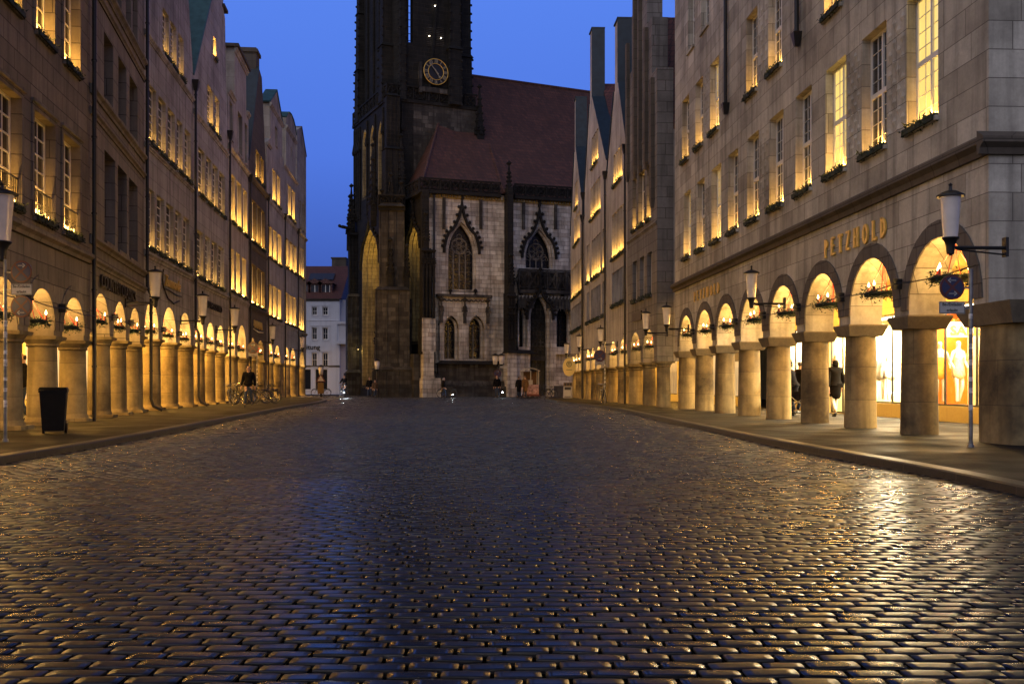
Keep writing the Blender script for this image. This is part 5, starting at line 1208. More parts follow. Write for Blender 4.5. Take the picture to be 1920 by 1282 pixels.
# ---------------------------------------------------------------- wall lamps
def lamp_parts(root, arm=.9, h=.66, up=False):
    b = MB(); s = h / .66
    b.lathe([(.115*s, .0), (.125*s, .1*s), (.165*s, .63*s), (.17*s, h)], 20); b.build("lamp_glass", M['lamp'], root, True, 40)
    b = MB(); b.lathe([(.22*s, h + .003), (.22*s, h + .03), (.1*s, h + .09), (.03*s, h + .1), (.02*s, h + .17), (.035*s, h + .19), (.005*s, h + .22)], 20); b.build("lamp_cap", M['iron'], root, True, 30)
    b = MB(); b.lathe([(.02*s, -.3*s), (.06*s, -.27*s), (.07*s, -.14*s), (.1*s, -.06*s), (.14*s, -.02*s), (.13*s, -.003)], 16)
    b.build("lamp_socket", M['iron'], root, True, 30)
    b = MB(); b.tube([(.06, 0, -.17*s), (arm - .04, 0, -.17*s)], .028, 8); b.box(arm - .05, arm - .003, -.06, .06, -.32*s, .0); b.tube([(.1, 0, -.2*s), (arm * .5, 0, -.24*s), (arm - .05, 0, -.28*s)], .014, 6)
    b.build("lamp_arm", M['iron'], root)
def wall_lamp(h, px, zb, label, hgt=.62, arm=.9):
    u = h.u(px, -arm); p = h.world(u, -arm, zb); d = h.nin
    r = empty("wall_lamp", p, math.atan2(d.y, d.x), label=label, cat="street lamp", group="frosted wall lamps along both rows of houses")
    lamp_parts(r, arm, hgt); return r
wall_lamp(R1, 1782, 3.33, "largest frosted wall lamp, on the sandstone house by its street corner")
wall_lamp(R1, 1409, 3.33, "frosted wall lamp over the fourth arch from the far end of the sandstone house")
wall_lamp(R1, 1250, 3.3, "frosted wall lamp on the far end of the sandstone house", arm=.85)
wall_lamp(R2, 1211, 3.3, "frosted wall lamp over the two arches of the stepped gable house")
wall_lamp(R3, 1126, 3.25, "frosted wall lamp at the downpipe between the two copper edged gables") if False else wall_lamp(R3b, 1126, 3.3, "frosted wall lamp above the round no stopping sign on the right")
wall_lamp(R4, 1086, 3.3, "frosted wall lamp over the arches of the farthest right house")
wall_lamp(R4, 1062, 3.2, "small frosted wall lamp overlapping the church wall, over the yellow oval sign")
wall_lamp(L1, 3, 3.55, "frosted wall lamp cut by the left edge of the picture", .8)
wall_lamp(L2, 291, 3.8, "frosted wall lamp beside the looped script logo", .75)
wall_lamp(L4, 380, 3.85, "frosted wall lamp in front of D'AGOSTINO lettering" if False else "frosted wall lamp before the start of the dark capital lettering on pale stone", .8)
wall_lamp(L5, 440, 3.9, "frosted wall lamp on the light stepped gable house", .8)
wall_lamp(L7, 511, 3.9, "frosted wall lamp on the house with the triangular pediment", .8)
wall_lamp(L9, 567, 3.9, "frosted wall lamp on the last house of the left row", .8)
# ---------------------------------------------------------------- wreaths hung in the arches
def wreath_tree(parent, r=.36, hang=.75, dense=1.0):
    b = MB(); n = int(520 * dense)
    for _ in range(n):
        t = random.uniform(0, 2 * math.pi); rr = r + random.gauss(0, .07); c = Vector((rr * math.cos(t), rr * math.sin(t), random.gauss(0, .06)))
        d = Vector((random.gauss(0, 1), random.gauss(0, 1), random.gauss(0, .8))).normalized() * random.uniform(.05, .1)
        e = Vector((random.gauss(0, 1), random.gauss(0, 1), random.gauss(0, 1))).cross(d).normalized() * .016
        b.face([c - e, c + e, c + d], 1 if random.random() < .1 else 0)
    b.ring((0, 0, 0), r, .05, 18, 6, axis='z'); b.build("fir_ring", [M['leaf'], M['leafl']], parent)
    b = MB()
    for k in range(4):
        a = k * math.pi / 2 + .5; b.tube([(r * math.cos(a), r * math.sin(a), .03), (r*.3 * math.cos(a), r*.3 * math.sin(a), hang * .6), (0, 0, hang)], .009, 4)
    b.taper((0, 0), hang - .02, hang + .06, .03, .03, .04, .04); b.build("ribbon", M['red'], parent)
    for k in range(4):
        a = k * math.pi / 2 + .1; b = MB(); x, y = r * math.cos(a), r * math.sin(a)
        b.lathe([(.028, .03), (.028, .16)], 8, (x, y), 0); b.lathe([(.004, .162), (.024, .19), (.018, .225), (.003, .27)], 8, (x, y), 1)
        b.build("candle", [M['candle'], M['flame']], parent)
    plight(parent, (0, 0, .3), 75, (1, .55, .14), .14, "wreath_light")
WPROTO = None
ords = ["first", "second", "third", "fourth", "fifth", "sixth", "seventh", "eighth", "ninth", "tenth"]
def wreaths(h, desc, z, d=-.12, hang=None, skip=(), e=None):
    global WPROTO
    arr = sorted(h.arches, key=lambda a: (h.world(a[0], 0, 0)).y)
    for i, (c, r) in enumerate(arr):
        if i in skip: continue
        p = h.world(c, d + .4, z)
        lab = f"fir wreath with candles, {ords[i]} arch of {desc} from the near end"
        if WPROTO is None:
            WPROTO = empty("hanging_wreath", p, random.uniform(0, 1), label=lab, cat="wreath", group="fir wreaths hanging in the arcade arches"); wreath_tree(WPROTO)
        else:
            o = copy_tree(WPROTO); o.location = p; o.rotation_euler = (random.uniform(-.04, .04), random.uniform(-.04, .04), random.uniform(0, 3)); o["label"] = lab
wreaths(R1, "the sandstone house", 2.93); wreaths(R2, "the stepped gable house", 2.72); wreaths(R3, "the five light window house", 2.7); wreaths(R3b, "the three lit rows house", 2.65); wreaths(R4, "the farthest right house", 2.6)
wreaths(L1, "the brown left house", 2.45); wreaths(L2, "COUNTRY CLASSICS house" if False else "the house with dark capitals", 2.8); wreaths(L3, "the looped logo house", 2.95); wreaths(L4, "the copper slope house", 3.0)
wreaths(L5, "the square attic house", 3.0); wreaths(L6, "the dark left house", 3.0); wreaths(L7, "the triangular pediment house", 3.0); wreaths(L8, "the rounded pediment house", 3.0)
# cables with little floodlights strung along the arcades
def cable(h, desc, z, y0=None):
    r = empty("festoon_cable", (h.o.x, h.o.y, 0), math.atan2(h.t.y, h.t.x), label=f"thin cable with small box floodlights strung along {desc}", cat="cable")
    b = MB(); P = []; xs = [0.1] + [(a[0] + c[0]) / 2 for a, c in zip(h.arches[:-1], h.arches[1:])] + [h.L - .1]
    for a, c in zip(xs[:-1], xs[1:]):
        for k in range(4): t = k / 4; P.append((a + (c - a) * t, -.17, z - .05 * math.sin(math.pi * t)))
    P.append((xs[-1], -.17, z)); b.tube(P, .011, 4); b.build("wire", M['iron'], r)
    for x in xs[1:-1]:
        b = MB(); b.box(x - .035, x + .035, -.18, -.02, z - .1, z + .1); b.box(x - .015, x + .015, -.22, -.181, z - .02, z + .02); b.build("floodlight", M['iron'], r)
for h, dsc, z in ((R1, "the sandstone house", 2.98), (L1, "the brown left house", 2.85), (L2, "the grey brown left house", 3.0), (L3, "the smooth grey house with the logo", 3.1), (L4, "the pale grey house with copper slope", 3.1), (L5, "the light stepped gable house", 3.1), (R2, "the stepped gable house on the right", 2.72), (R3, "the house with the five light window", 2.75), (L7, "the house with triangular pediment", 3.1)): cable(h, dsc, z)
# ---------------------------------------------------------------- road signs
M['sred'] = plain("sign_red", (.07, .006, .007), .4, var=.05, bump=0); M['sblue'] = plain("sign_blue", (.007, .011, .06), .4, var=.05, bump=0); M['swhite'] = plain("sign_white", (.34, .33, .32), .45, var=.05, bump=0); M['sblk'] = plain("sign_black", (.015, .015, .015), .5, bump=0)
M['zinc'] = plain("galvanised_pole", (.17, .17, .17), .4, .8, var=.4, scale=6)
M['sticker'] = plain("old_stickers", (.5, .5, .5), .6, var=.6, scale=20)
def disc_sign(name, parent, loc, r, arrows, yaw=0):
    b = MB(); b.lathe([(r, 0), (r, .012)], 28, m=0); b.lathe([(r * .84, .013), (r * .84, .016)], 28, m=1); b.lathe([(r, -.012), (r, -.001)], 28, m=3)
    w = r * .13
    for s in (1, -1):
        n = len(b.v); P = [(-.6*r, -.6*r*s - w), (-.6*r, -.6*r*s + w), (.6*r, .6*r*s + w), (.6*r, .6*r*s - w)]
        b.face([(x, y, .0175 + .0005 * s) for x, y in P], 0)
    for (cy, dr) in arrows:
        y = cy * r; L_ = .3 * r; b.face([(-L_, y - .025*r, .0195), (L_, y - .025*r, .0195), (L_, y + .025*r, .0195), (-L_, y + .025*r, .0195)], 2)
        for q in (1, -1): b.face([(dr*L_*1.15, y, .0197), (dr*(L_ - .2*r), y + q*.15*r, .0197), (dr*(L_ - .12*r), y + q*.19*r, .0197), (dr*L_*1.3, y, .0197)], 2)
    b.xf(Matrix.Translation(loc) @ UP); return b.build(name, [M['sred'], M['sblue'], M['swhite'], M['zinc']], parent)
def plate(name, parent, loc, w, h, lines, mat='swhite', fs=.36, tm='sblk', border=True):
    b = MB(); b.box(-w/2, w/2, .0, .008, -h/2, h/2, 0)
    if border:
        t = .008
        for q in ((-w/2+.006, w/2-.006, h/2-.006-t, h/2-.006), (-w/2+.006, w/2-.006, -h/2+.006, -h/2+.006+t), (-w/2+.006, -w/2+.006+t, -h/2+.006, h/2-.006), (w/2-.006-t, w/2-.006, -h/2+.006, h/2-.006)):
            b.face([(q[0], -.0015, q[2]), (q[1], -.0015, q[2]), (q[1], -.0015, q[3]), (q[0], -.0015, q[3])], 1)
    b.xf(Matrix.Translation(loc)); o = b.build(name, [M[mat], M[tm]], parent)
    for i, s in enumerate(lines):
        z = h / 2 - h * (i + .72) / max(len(lines), 1) * .96
        text_part("lettering", s, h * fs, .001, M[tm], o, Matrix.Translation((loc[0], loc[1] - .003, loc[2] + z)) @ UP, stretch=.9, bold=.001)
    return o
def signpost(x, y, top, yaw, label, spec, side=-1, r=.03, z0=SW):
    root = empty("road_sign", (x, y, 0), yaw, label=label, cat="road sign", group="no stopping signs")
    b = MB(); b.lathe([(r, z0 - .02), (r, top), (r * 1.1, top + .001), (r * 1.1, top + .03)], 12); b.lathe([(r * 1.8, z0), (r * 1.5, z0 + .05)], 12); b.build("pole", M['zinc'], root, True, 40)
    b = MB()
    for k in range(7): z = .7 + k * .22 + random.uniform(-.05, .05); b.lathe([(r * 1.03, z), (r * 1.03, z + random.uniform(.05, .12))], 12)
    b.build("sticker", M['sticker'], root)
    for kind, z, *a in spec:
        xx = side * (.23 if kind == 'disc' else .23)
        b = MB(); b.box(min(0, xx * .6), max(0, xx * .6), -.008, .012, z - .02, z + .005); b.build("bracket", M['zinc'], root)
        if kind == 'disc': disc_sign("sign_disc", root, (xx, -.02, z), a[0], a[1])
        else: plate("sign_plate", root, (xx, -.025, z), a[0], a[1], a[2])
    return root
s_ = 15.16 / F
signpost(860 * s_, 15.16, 2.78, R(2), "no stopping sign with two arrows on a sticker covered pole before the right arcade", [('disc', 1.05 + (721-539)*s_, .19, [(.55, -1), (-.5, 1)]), ('plate', 1.05 + (721-577)*s_, .4, .185, ["Be-/Entladen", "erlaubt"])], side=-1.3)
s_ = 16.6 / F
signpost((10-960) * s_, 16.6, 1.05 + (721-490)*s_, R(-4), "pole with two no stopping discs at the left edge of the picture", [('disc', 1.05 + (721-510)*s_, .185, [(.55, 1)]), ('plate', 1.05 + (721-543)*s_, .36, .18, ["Be-/Entladen", "erlaubt"]), ('disc', 1.05 + (721-575)*s_, .185, [(-.55, -1)])], side=1.28)
s_ = 52 / F
signpost((482-960) * s_, 52, 3.1, R(0), "far no stopping sign above the walking man in the dark jacket", [('disc', 1.05 + (721-652)*s_, .3, [(.5, 1)]), ('plate', 1.05 + (721-664)*s_, .5, .22, ["Be-/Entladen", "erlaubt"])], side=-.9)
s_ = 50 / F
signpost((1134-960) * s_, 50, 3.2, R(0), "far no stopping sign in front of the right arcade with a bicycle at its foot", [('disc', 1.05 + (721-667)*s_, .3, [(-.5, 1)]), ('plate', 1.05 + (721-680)*s_, .5, .22, ["Be-/Entladen", "erlaubt"])], side=-1.1)
# ---------------------------------------------------------------- dustbin
bx, by = (101 - 960) / F * 19.3, 19.3
bn = empty("wheelie_bin", (bx, by, SW), R(20), label="black wheelie bin with a white sticker in front of the left arcade", cat="bin")
M['binm'] = plain("black_bin_plastic", (.007, .007, .008), .4, var=.2, spec=.12)
b = MB(); b.taper((0, 0), .06, .82, .19, .2, .235, .25); b.box(-.25, .25, -.27, .27, .8, .84); b.build("body", M['binm'], bn)
b = MB(); b.taper((0, .0), .845, .9, .26, .3, .23, .24); b.box(-.2, .2, .28, .34, .8, .86); b.build("lid", M['binm'], bn)
for sx in (-1, 1):
    b = MB(); b.lathe([(.1, -.02), (.1, .02)], 14); b.xf(Matrix.Translation((sx * .2, .2, .1)) @ Matrix.Rotation(R(90), 4, 'Y')); b.build("wheel", M['binm'], bn)
b = MB(); b.box(.02, .15, -.232, -.226, .52, .64, 0); b.box(.02, .15, -.2322, -.2325, .5, .52, 1); b.xf(Matrix.Rotation(R(-3), 4, 'X')); b.build("sticker", [M['swhite'], M['sred']], bn)
# ---------------------------------------------------------------- people
M['skin'] = plain("skin", (.45, .27, .19), .55, var=.06, bump=.05); M['hair'] = plain("dark_hair", (.025, .018, .013), .6, var=.4, scale=40); M['hairg'] = plain("grey_brown_hair", (.12, .09, .07), .6, var=.4, scale=40)
M['jblk'] = plain("black_jacket", (.008, .008, .011), .95, var=.4, spec=.04); M['jeans'] = plain("blue_jeans", (.035, .05, .09), .8, var=.3, scale=20, spec=.12); M['shoe'] = plain("black_shoes", (.015, .013, .012), .45)
M['puff'] = plain("dark_quilted_coat", (.008, .007, .007), .95, var=.3, spec=.04); M['lightt'] = plain("cream_trousers", (.6, .54, .44), .8, spec=.12); M['brown'] = plain("brown_coat", (.1, .06, .035), .8, spec=.12); M['pale'] = plain("pale_hat", (.5, .4, .36), .9, scale=60, bump=.6); M['lilac'] = plain("pale_grey_hood", (.3, .3, .38), .8)
def skin(name, verts, edges, radii, mat, parent, sub=1):
    me = bpy.data.meshes.new(name); me.from_pydata(verts, edges, []); o = bpy.data.objects.new(name, me); COL.objects.link(o)
    m = o.modifiers.new("s", 'SKIN'); m.use_smooth_shade = True
    sv = me.skin_vertices[0].data
    for i, r in enumerate(radii): sv[i].radius = (r if isinstance(r, tuple) else (r, r)); sv[i].use_root = (i == 0)
    ss = o.modifiers.new("u", 'SUBSURF'); ss.levels = sub; ss.render_levels = sub
    dg = bpy.context.evaluated_depsgraph_get(); m2 = bpy.data.meshes.new_from_object(o.evaluated_get(dg)); bpy.data.objects.remove(o)
    m2.materials.clear(); m2.materials.append(mat); m2.polygons.foreach_set("use_smooth", [True] * len(m2.polygons)); m2.name = name
    return link(name, m2, parent)
def person(loc, yaw, label, h=1.75, stride=.25, coat='jblk', trousers='jeans', hair='hair', long=False, arms=((.28, -.05), (.28, .05)), hat=None, cycling=False, hood=False, bare=False, group=None, lean=0.0):
    """faces +y at yaw 0; one continuous body, clothes and hair over it"""
    s = h / 1.75; root = empty("person", loc, yaw, label=label, cat="person"); 
    if group: root["group"] = group
    root.scale = (s, s, s)
    hz = .92; a = stride
    hips = {-1: Vector((-.09, 0, hz - .04)), 1: Vector((.09, 0, hz - .04))}
    feet = {-1: Vector((-.1, -a, .09)), 1: Vector((.1, a, .09))}
    knee = {}
    if cycling:
        feet = {-1: Vector((-.1, .1, .22)), 1: Vector((.1, .3, .42))}; hips = {k: v + Vector((0, -.1, .02)) for k, v in hips.items()}
    for k in (-1, 1): m_ = (hips[k] + feet[k]) / 2; knee[k] = m_ + Vector((0, .05 + (.22 if cycling else (.05 if k < 0 else .02)), .02))
    if a and not cycling: feet[-1] = feet[-1] + Vector((0, 0, .06))
    ty = lean
    chest = Vector((0, ty * .7, 1.28)); neck = Vector((0, ty, 1.47)); head = Vector((0, ty + .02, 1.60))
    sh = {k: Vector((k * .185, ty * .85, 1.40)) for k in (-1, 1)}
    el, ha = {}, {}
    for k, (fx, fy) in zip((-1, 1), arms):
        el[k] = sh[k] + Vector((k * .06, fy * .5 - .04, -.29)); ha[k] = sh[k] + Vector((k * .07, fy * 2.2, -.55))
        if cycling: el[k] = sh[k] + Vector((k * .05, .15, -.24)); ha[k] = sh[k] + Vector((k * .04, .42, -.32))
        elif abs(fx) > .9: el[k] = sh[k] + Vector((k * .07, .0, -.28)); ha[k] = sh[k] + Vector((k * .0, .3, -.36))
    V = [Vector((0, hips[1].y, hz)), Vector((0, ty * .3, 1.08)), chest, Vector((0, ty * .95, 1.40)), neck, head + Vector((0, 0, -.06)), head + Vector((0, .0, .05)), head + Vector((0, -.01, .12))]
    E = [(0, 1), (1, 2), (2, 3), (3, 4), (4, 5), (5, 6), (6, 7)]; Rr = [(.15, .1), (.135, .095), (.16, .1), (.09, .07), .055, (.07, .085), (.076, .092), (.055, .065)]
    for k in (-1, 1):
        b0 = len(V); V += [hips[k], knee[k], feet[k]]; E += [(0, b0), (b0, b0 + 1), (b0 + 1, b0 + 2)]; Rr += [.09, .06, .042]
        b0 = len(V); w_ = ha[k]; V += [sh[k], el[k], w_, w_ + (w_ - el[k]).normalized() * .08]; E += [(3, b0), (b0, b0 + 1), (b0 + 1, b0 + 2), (b0 + 2, b0 + 3)]; Rr += [.055, .042, .028, (.04, .02)]
    skin("body", V, E, Rr, M['skin'], root)
    for k in (-1, 1):           # fingers and thumb
        w_ = ha[k]; d = (w_ - el[k]).normalized(); p = w_ + d * .09; hv, he, hr = [w_ + d * .05], [], [.018]
        for i, ln in enumerate((.06, .075, .07, .055)):
            o_ = Vector((0, (i - 1.5) * .02, 0)); n = len(hv); hv += [p + o_, p + o_ + d * ln * .55, p + o_ + d * ln + Vector((-k * .02, 0, 0))]; he += [(0, n), (n, n+1), (n+1, n+2)]; hr += [.009, .009, .007]
        n = len(hv); hv += [w_ + d * .03 + Vector((0, .035, 0)), w_ + d * .075 + Vector((-k * .01, .055, 0))]; he += [(0, n), (n, n+1)]; hr += [.01, .008]
        skin("hand", hv, he, hr, M['skin'], root, 0)
    f = MB(); hd = head; f.ball((hd.x, hd.y + .085, hd.z - .01), .017, n=6, k=4, sz=1.5); 
    for k in (-1, 1): f.ball((k * .078, hd.y - .005, hd.z), .022, n=6, k=4, sz=1.5)
    f.build("face_features", M['skin'], root)
    f = MB(); [f.ball((k * .03, hd.y + .082, hd.z + .022), .011, n=6, k=4) for k in (-1, 1)]; f.box(-.022, .022, hd.y + .078, hd.y + .09, hd.z - .05, hd.z - .043); f.build("eyes_and_mouth", M['hair'], root)
    if not bare or hair:
        hv = [head + Vector((0, -.02, .09)), head + Vector((0, -.05, .03)), head + Vector((0, -.06, -.05))]; skin("hair", hv, [(0, 1), (1, 2)], [(.083, .085), (.085, .07), (.06, .04)], M[hair], root)
    if hat: skin("hat", [head + Vector((0, -.01, .03)), head + Vector((0, -.01, .1)), head + Vector((0, -.02, .17)), head + Vector((0, -.02, .24))], [(0, 1), (1, 2), (2, 3)], [(.092, .1), (.09, .1), .05, .045], M[hat], root)
    if hood: skin("hood", [neck + Vector((0, -.04, -.02)), head + Vector((0, -.04, 0)), head + Vector((0, -.02, .1))], [(0, 1), (1, 2)], [(.12, .1), (.105, .1), .085], M[coat if hood is True else hood], root)
    # jacket or coat
    hb = .5 if long else .84
    V = [Vector((0, ty * .3, 1.1)), chest, Vector((0, ty * .95, 1.42)), Vector((0, ty, 1.5)), Vector((0, hips[1].y * .7, .98)), Vector((0, hips[1].y * .7, (hb + .95) / 2)), Vector((0, hips[1].y * .7, hb))]
    E = [(0, 1), (1, 2), (2, 3), (0, 4), (4, 5), (5, 6)]; w_ = .2 if long else .175; Rr = [(.19, .14), (.2, .14), (.13, .1), .075, (.185, .14), (w_, .15), (w_ + .012, .16)]
    for k in (-1, 1):
        b0 = len(V); V += [sh[k], el[k], ha[k] - (ha[k] - el[k]).normalized() * .02]; E += [(2, b0), (b0, b0 + 1), (b0 + 1, b0 + 2)]; Rr += [.083, .068, .05]
    skin("coat" if long else "jacket", V, E, Rr, M[coat], root)
    V = [Vector((0, hips[1].y, hz + .03)), Vector((0, hips[1].y, hz - .03))]; E = [(0, 1)]; Rr = [(.15, .11), (.14, .11)]
    for k in (-1, 1): b0 = len(V); V += [hips[k] + Vector((0, 0, -.06)), knee[k], feet[k] + Vector((0, 0, .02))]; E += [(1, b0), (b0, b0 + 1), (b0 + 1, b0 + 2)]; Rr += [.098, .07, .06]
    skin("trousers", V, E, Rr, M[trousers], root)
    for k in (-1, 1):
        q = feet[k]; skin("shoe", [q + Vector((0, -.05, -.045)), q + Vector((0, .06, -.055)), q + Vector((0, .17, -.065))], [(0, 1), (1, 2)], [(.05, .05), (.045, .038), (.042, .028)], M['shoe'], root)
    return root
person(((466-960)/F*43, 43, SW), R(180), "man in dark jacket and jeans walking towards the viewer past parked bicycles", 1.78, .2, hair='hairg', arms=((.28, -.04), (.28, .1)))
person(((1566-960)/F*29.3, 29.3, SW), R(8), "woman in dark quilted coat and pale trousers seen from behind between two columns", 1.74, .22, coat='puff', trousers='lightt', hat='pale', long=True, hood=True)
person(((1489-960)/F*30.4, 30.4, SW), R(60), "person in black bending over a pram between two columns", 1.66, .05, coat='jblk', long=True, hat='jblk', lean=.12, arms=((1, 0), (1, 0)))
person(((1501-960)/F*30.8, 30.8, SW), R(-70), "second person in black standing by the pram behind a column", 1.7, .05, coat='jblk', long=True, hair='hair', arms=((1, 0), (1, 0)))
person(((43-960)/F*25.0, 25.0, SW), R(120), "dark figure standing before the bright shop window on the left", 1.75, .1, coat='jblk')
person(((693-960)/F*82, 82, 0), R(170), "dark pedestrian at the foot of the church tower", 1.7, .15, coat='jblk')
person(((703-960)/F*80.5, 80.5, 0), R(200), "smaller pedestrian in brown beside the church tower lamp", 1.45, .15, coat='brown')
person(((932-960)/F*77, 77, 0), R(180), "person in black standing under the double street lamp by the church", 1.78, .05, coat='jblk')
person(((984.5-960)/F*74, 74, 0), R(20), "person in a brown coat standing at the pink sales cart", 1.72, .05, coat='brown', long=True, hair='hairg')
person(((973-960)/F*75, 75, 0), R(-40), "person in black standing left of the pink sales cart", 1.7, .05, coat='jblk', long=True)
# pram
pr = empty("pram", (pt(1497, 0, 30.1)[0], 30.1, SW), R(70), label="black pram half hidden behind a column of the right arcade", cat="pram")
b = MB(); b.taper((0, 0), .45, .75, .16, .3, .2, .4); b.build("carrycot", M['jblk'], pr)
b = MB(); b.ring((0, -.2, .75), .21, .02, 12, 6, axis='y', a0=0, a1=math.pi); b.lathe([(.2, .75), (.18, .87), (.1, .94), (.01, .97)], 12, (0, -.22)); b.build("hood", M['jblk'], pr)
b = MB(); [b.tube([(sx * .22, -.35, .2), (sx * .22, .1, .5), (sx * .22, .6, 1.0)], .014, 6) for sx in (-1, 1)]; b.tube([(-.22, .6, 1.0), (.22, .6, 1.0)], .018, 6); [b.tube([(sx * .22, .35, .2), (sx * .22, -.1, .5)], .014, 6) for sx in (-1, 1)]; b.build("frame", M['zinc'], pr)
for sx in (-1, 1):
    for y in (-.38, .36): b = MB(); b.ring((sx * .24, y, .14), .12, .02, 14, 6, axis='x'); b.tube([(sx*.24, y - .1, .14), (sx*.24, y + .1, .14)], .006, 4); b.tube([(sx*.24, y, .04), (sx*.24, y, .24)], .006, 4); b.build("wheel", M['binm'], pr)
# ---------------------------------------------------------------- bicycles
M['tyre'] = plain("bicycle_tyre", (.012, .012, .012), .7); M['chrome'] = plain("dull_chrome", (.45, .45, .45), .25, .9, var=.1); M['bblu'] = plain("dark_blue_frame", (.02, .03, .08), .35, .3); M['bgrn'] = plain("black_frame", (.015, .015, .015), .35, .3)
def bicycle(frame):
    r = empty("bicycle", (0, 0, 0)); W = .34
    for y in (-.52, .53):
        b = MB(); b.ring((0, y, W), W - .02, .02, 24, 6, axis='x'); w_ = b.build("wheel", M['tyre'], r, True)
        b = MB(); b.ring((0, y, W), W - .05, .01, 24, 4, axis='x')
        for k in range(14): a = k * math.pi / 7; b.tube([(0, y, W), (0, y + (W - .05) * math.cos(a), W + (W - .05) * math.sin(a))], .0025, 3)
        b.lathe([(.025, -.04), (.025, .04)], 8); b.build("rim", M['chrome'], w_)
        b = MB(); b.ring((0, y, W), W + .03, .014, 14, 4, axis='x', a0=R(10 if y < 0 else 40), a1=R(170)); b.build("mudguard", M[frame], r)
    b = MB(); bb, st, hd = (0, -.08, .3), (0, -.22, .78), (0, .36, .78)
    for p, q, t in ((bb, st, .016), (bb, hd, .018), ((0, -.2, .66), (0, .37, .72), .016), (bb, (0, -.52, W), .012), ((0, -.2, .68), (0, -.52, W), .01), (hd, (0, .34, .9), .018), (hd, (0, .53, W), .014)): b.tube([p, q], t, 6)
    b.build("frame", M[frame], r)
    b = MB(); b.tube([(-.28, .2, 1.0), (-.24, .3, 1.02), (0, .35, .98), (.24, .3, 1.02), (.28, .2, 1.0)], .012, 6); b.tube([(0, .35, .98), (0, .35, .9)], .014, 6); b.build("handlebar", M['chrome'], r)
    b = MB(); b.taper((0, -.26), .88, .93, .05, .1, .08, .13); b.tube([(0, -.22, .78), (0, -.25, .88)], .013, 6); b.build("saddle", M['tyre'], r)
    b = MB(); [b.tube([(sx, -.3, .72), (sx, -.72, .72)], .006, 4) for sx in (-.06, 0, .06)]; b.tube([(-.06, -.72, .72), (.06, -.72, .72)], .006, 4); b.tube([(0, -.7, .72), (0, -.52, W)], .006, 4); b.build("carrier", M['chrome'], r)
    b = MB(); b.tube([(.06, -.08, .3), (.06, -.0, .16)], .01, 4); b.tube([(-.06, -.08, .3), (-.06, -.16, .44)], .01, 4); b.box(.05, .14, -.03, .04, .15, .17); b.box(-.14, -.05, -.2, -.12, .43, .45); b.tube([(-.07, -.08, .3), (.07, -.08, .3)], .03, 8); b.build("pedals", M['iron'], r)
    b = MB(); b.ball((0, .42, .84), .04, n=8, k=5); b.build("headlight", M['chrome'], r)
    return r
BP = {'bblu': bicycle('bblu'), 'bgrn': bicycle('bgrn')}; used_b = set()
def bike(px, Y, yaw, label, k='bgrn', lean=8, z=SW, group="parked bicycles"):
    o = BP[k] if k not in used_b else copy_tree(BP[k]); used_b.add(k)
    o.location = (pt(px, 0, Y)[0], Y, z); o.rotation_euler = (0, R(lean), yaw); tag(o, label, "bicycle", group); return o
bike(436, 48.0, R(205), "leftmost bicycle with pale seat, leaning at a column beside the walking man", 'bblu', 12)
bike(448, 47.2, R(220), "dark bicycle leaning against the leftmost bicycle", 'bgrn', -10)
bike(457, 48.5, R(150), "bicycle half hidden behind the left leg of the walking man", 'bgrn', 9)
bike(481, 49.0, R(130), "bicycle just right of the walking man", 'bblu', 8)
bike(496, 50.0, R(115), "bicycle with its round front wheel showing, in the gap before the far columns", 'bgrn', 8)
bike(505, 52.0, R(165), "rightmost bicycle of the row beside the left arcade", 'bgrn', -6)
bike(1132, 49.4, R(185), "bicycle parked at the foot of the right hand sign pole", 'bblu', 5)
bike(838, 79.5, R(80), "bicycle wheeled past the church base by the person in a pale hood", 'bgrn', 2, 0.0, "bicycles in front of the church")
bike(1016, 77.5, R(70), "bicycle right beside the pink sales cart", 'bgrn', 6, 0.0, "bicycles in front of the church")
bike(1027, 78.5, R(110), "bicycle by the church portal, right of the others", 'bgrn', -6, 0.0, "bicycles in front of the church")
bike(602, 85, R(95), "bicycle parked under the far left street lamp", 'bgrn', 4, 0.0, "bicycles in front of the church")
bike(645, 79, R(165), "bicycle of the rider coming forward at the tower's left foot", 'bgrn', 0, 0.0, "bicycles in front of the church")
person((pt(832, 0, 79.3)[0], 79.3, 0), R(-80), "person in a pale hood and dark clothes pushing a bicycle along the church base", 1.65, .15, coat='jblk', hood='lilac')
rid = person((pt(645, 0, 79)[0], 79.1, .12), R(165), "cyclist in dark clothes riding forward with a bright white front light", 1.7, 0, coat='jblk', cycling=True)
M['hl'] = emis("bicycle_lamp", (.8, .92, 1.0), 60)
def blight(px, py, Y, e, label):
    x, y, z = pt(px, py, Y); r = empty("bicycle_light", (x, y, z), label=label, cat="light"); b = MB(); b.ball((0, 0, 0), .04, n=10, k=6); b.build("lens", M['hl'], r, True); b = MB(); b.lathe([(.05, -.06), (.052, .0)], 10); b.xf(Matrix.Rotation(R(-90), 4, 'X')); b.xf(Matrix.Translation((0, .075, 0))); b.build("housing", M['iron'], r)
    plight(r, (0, -.2, 0), e, (.8, .92, 1), .05)
blight(645, 735.5, 78.3, 60, "bright white bicycle headlight at the tower's left foot")
blight(849, 739.5, 78.7, 12, "low white bicycle light before the church plinth"); blight(942, 735, 78, 20, "white bicycle light right of the double street lamp")
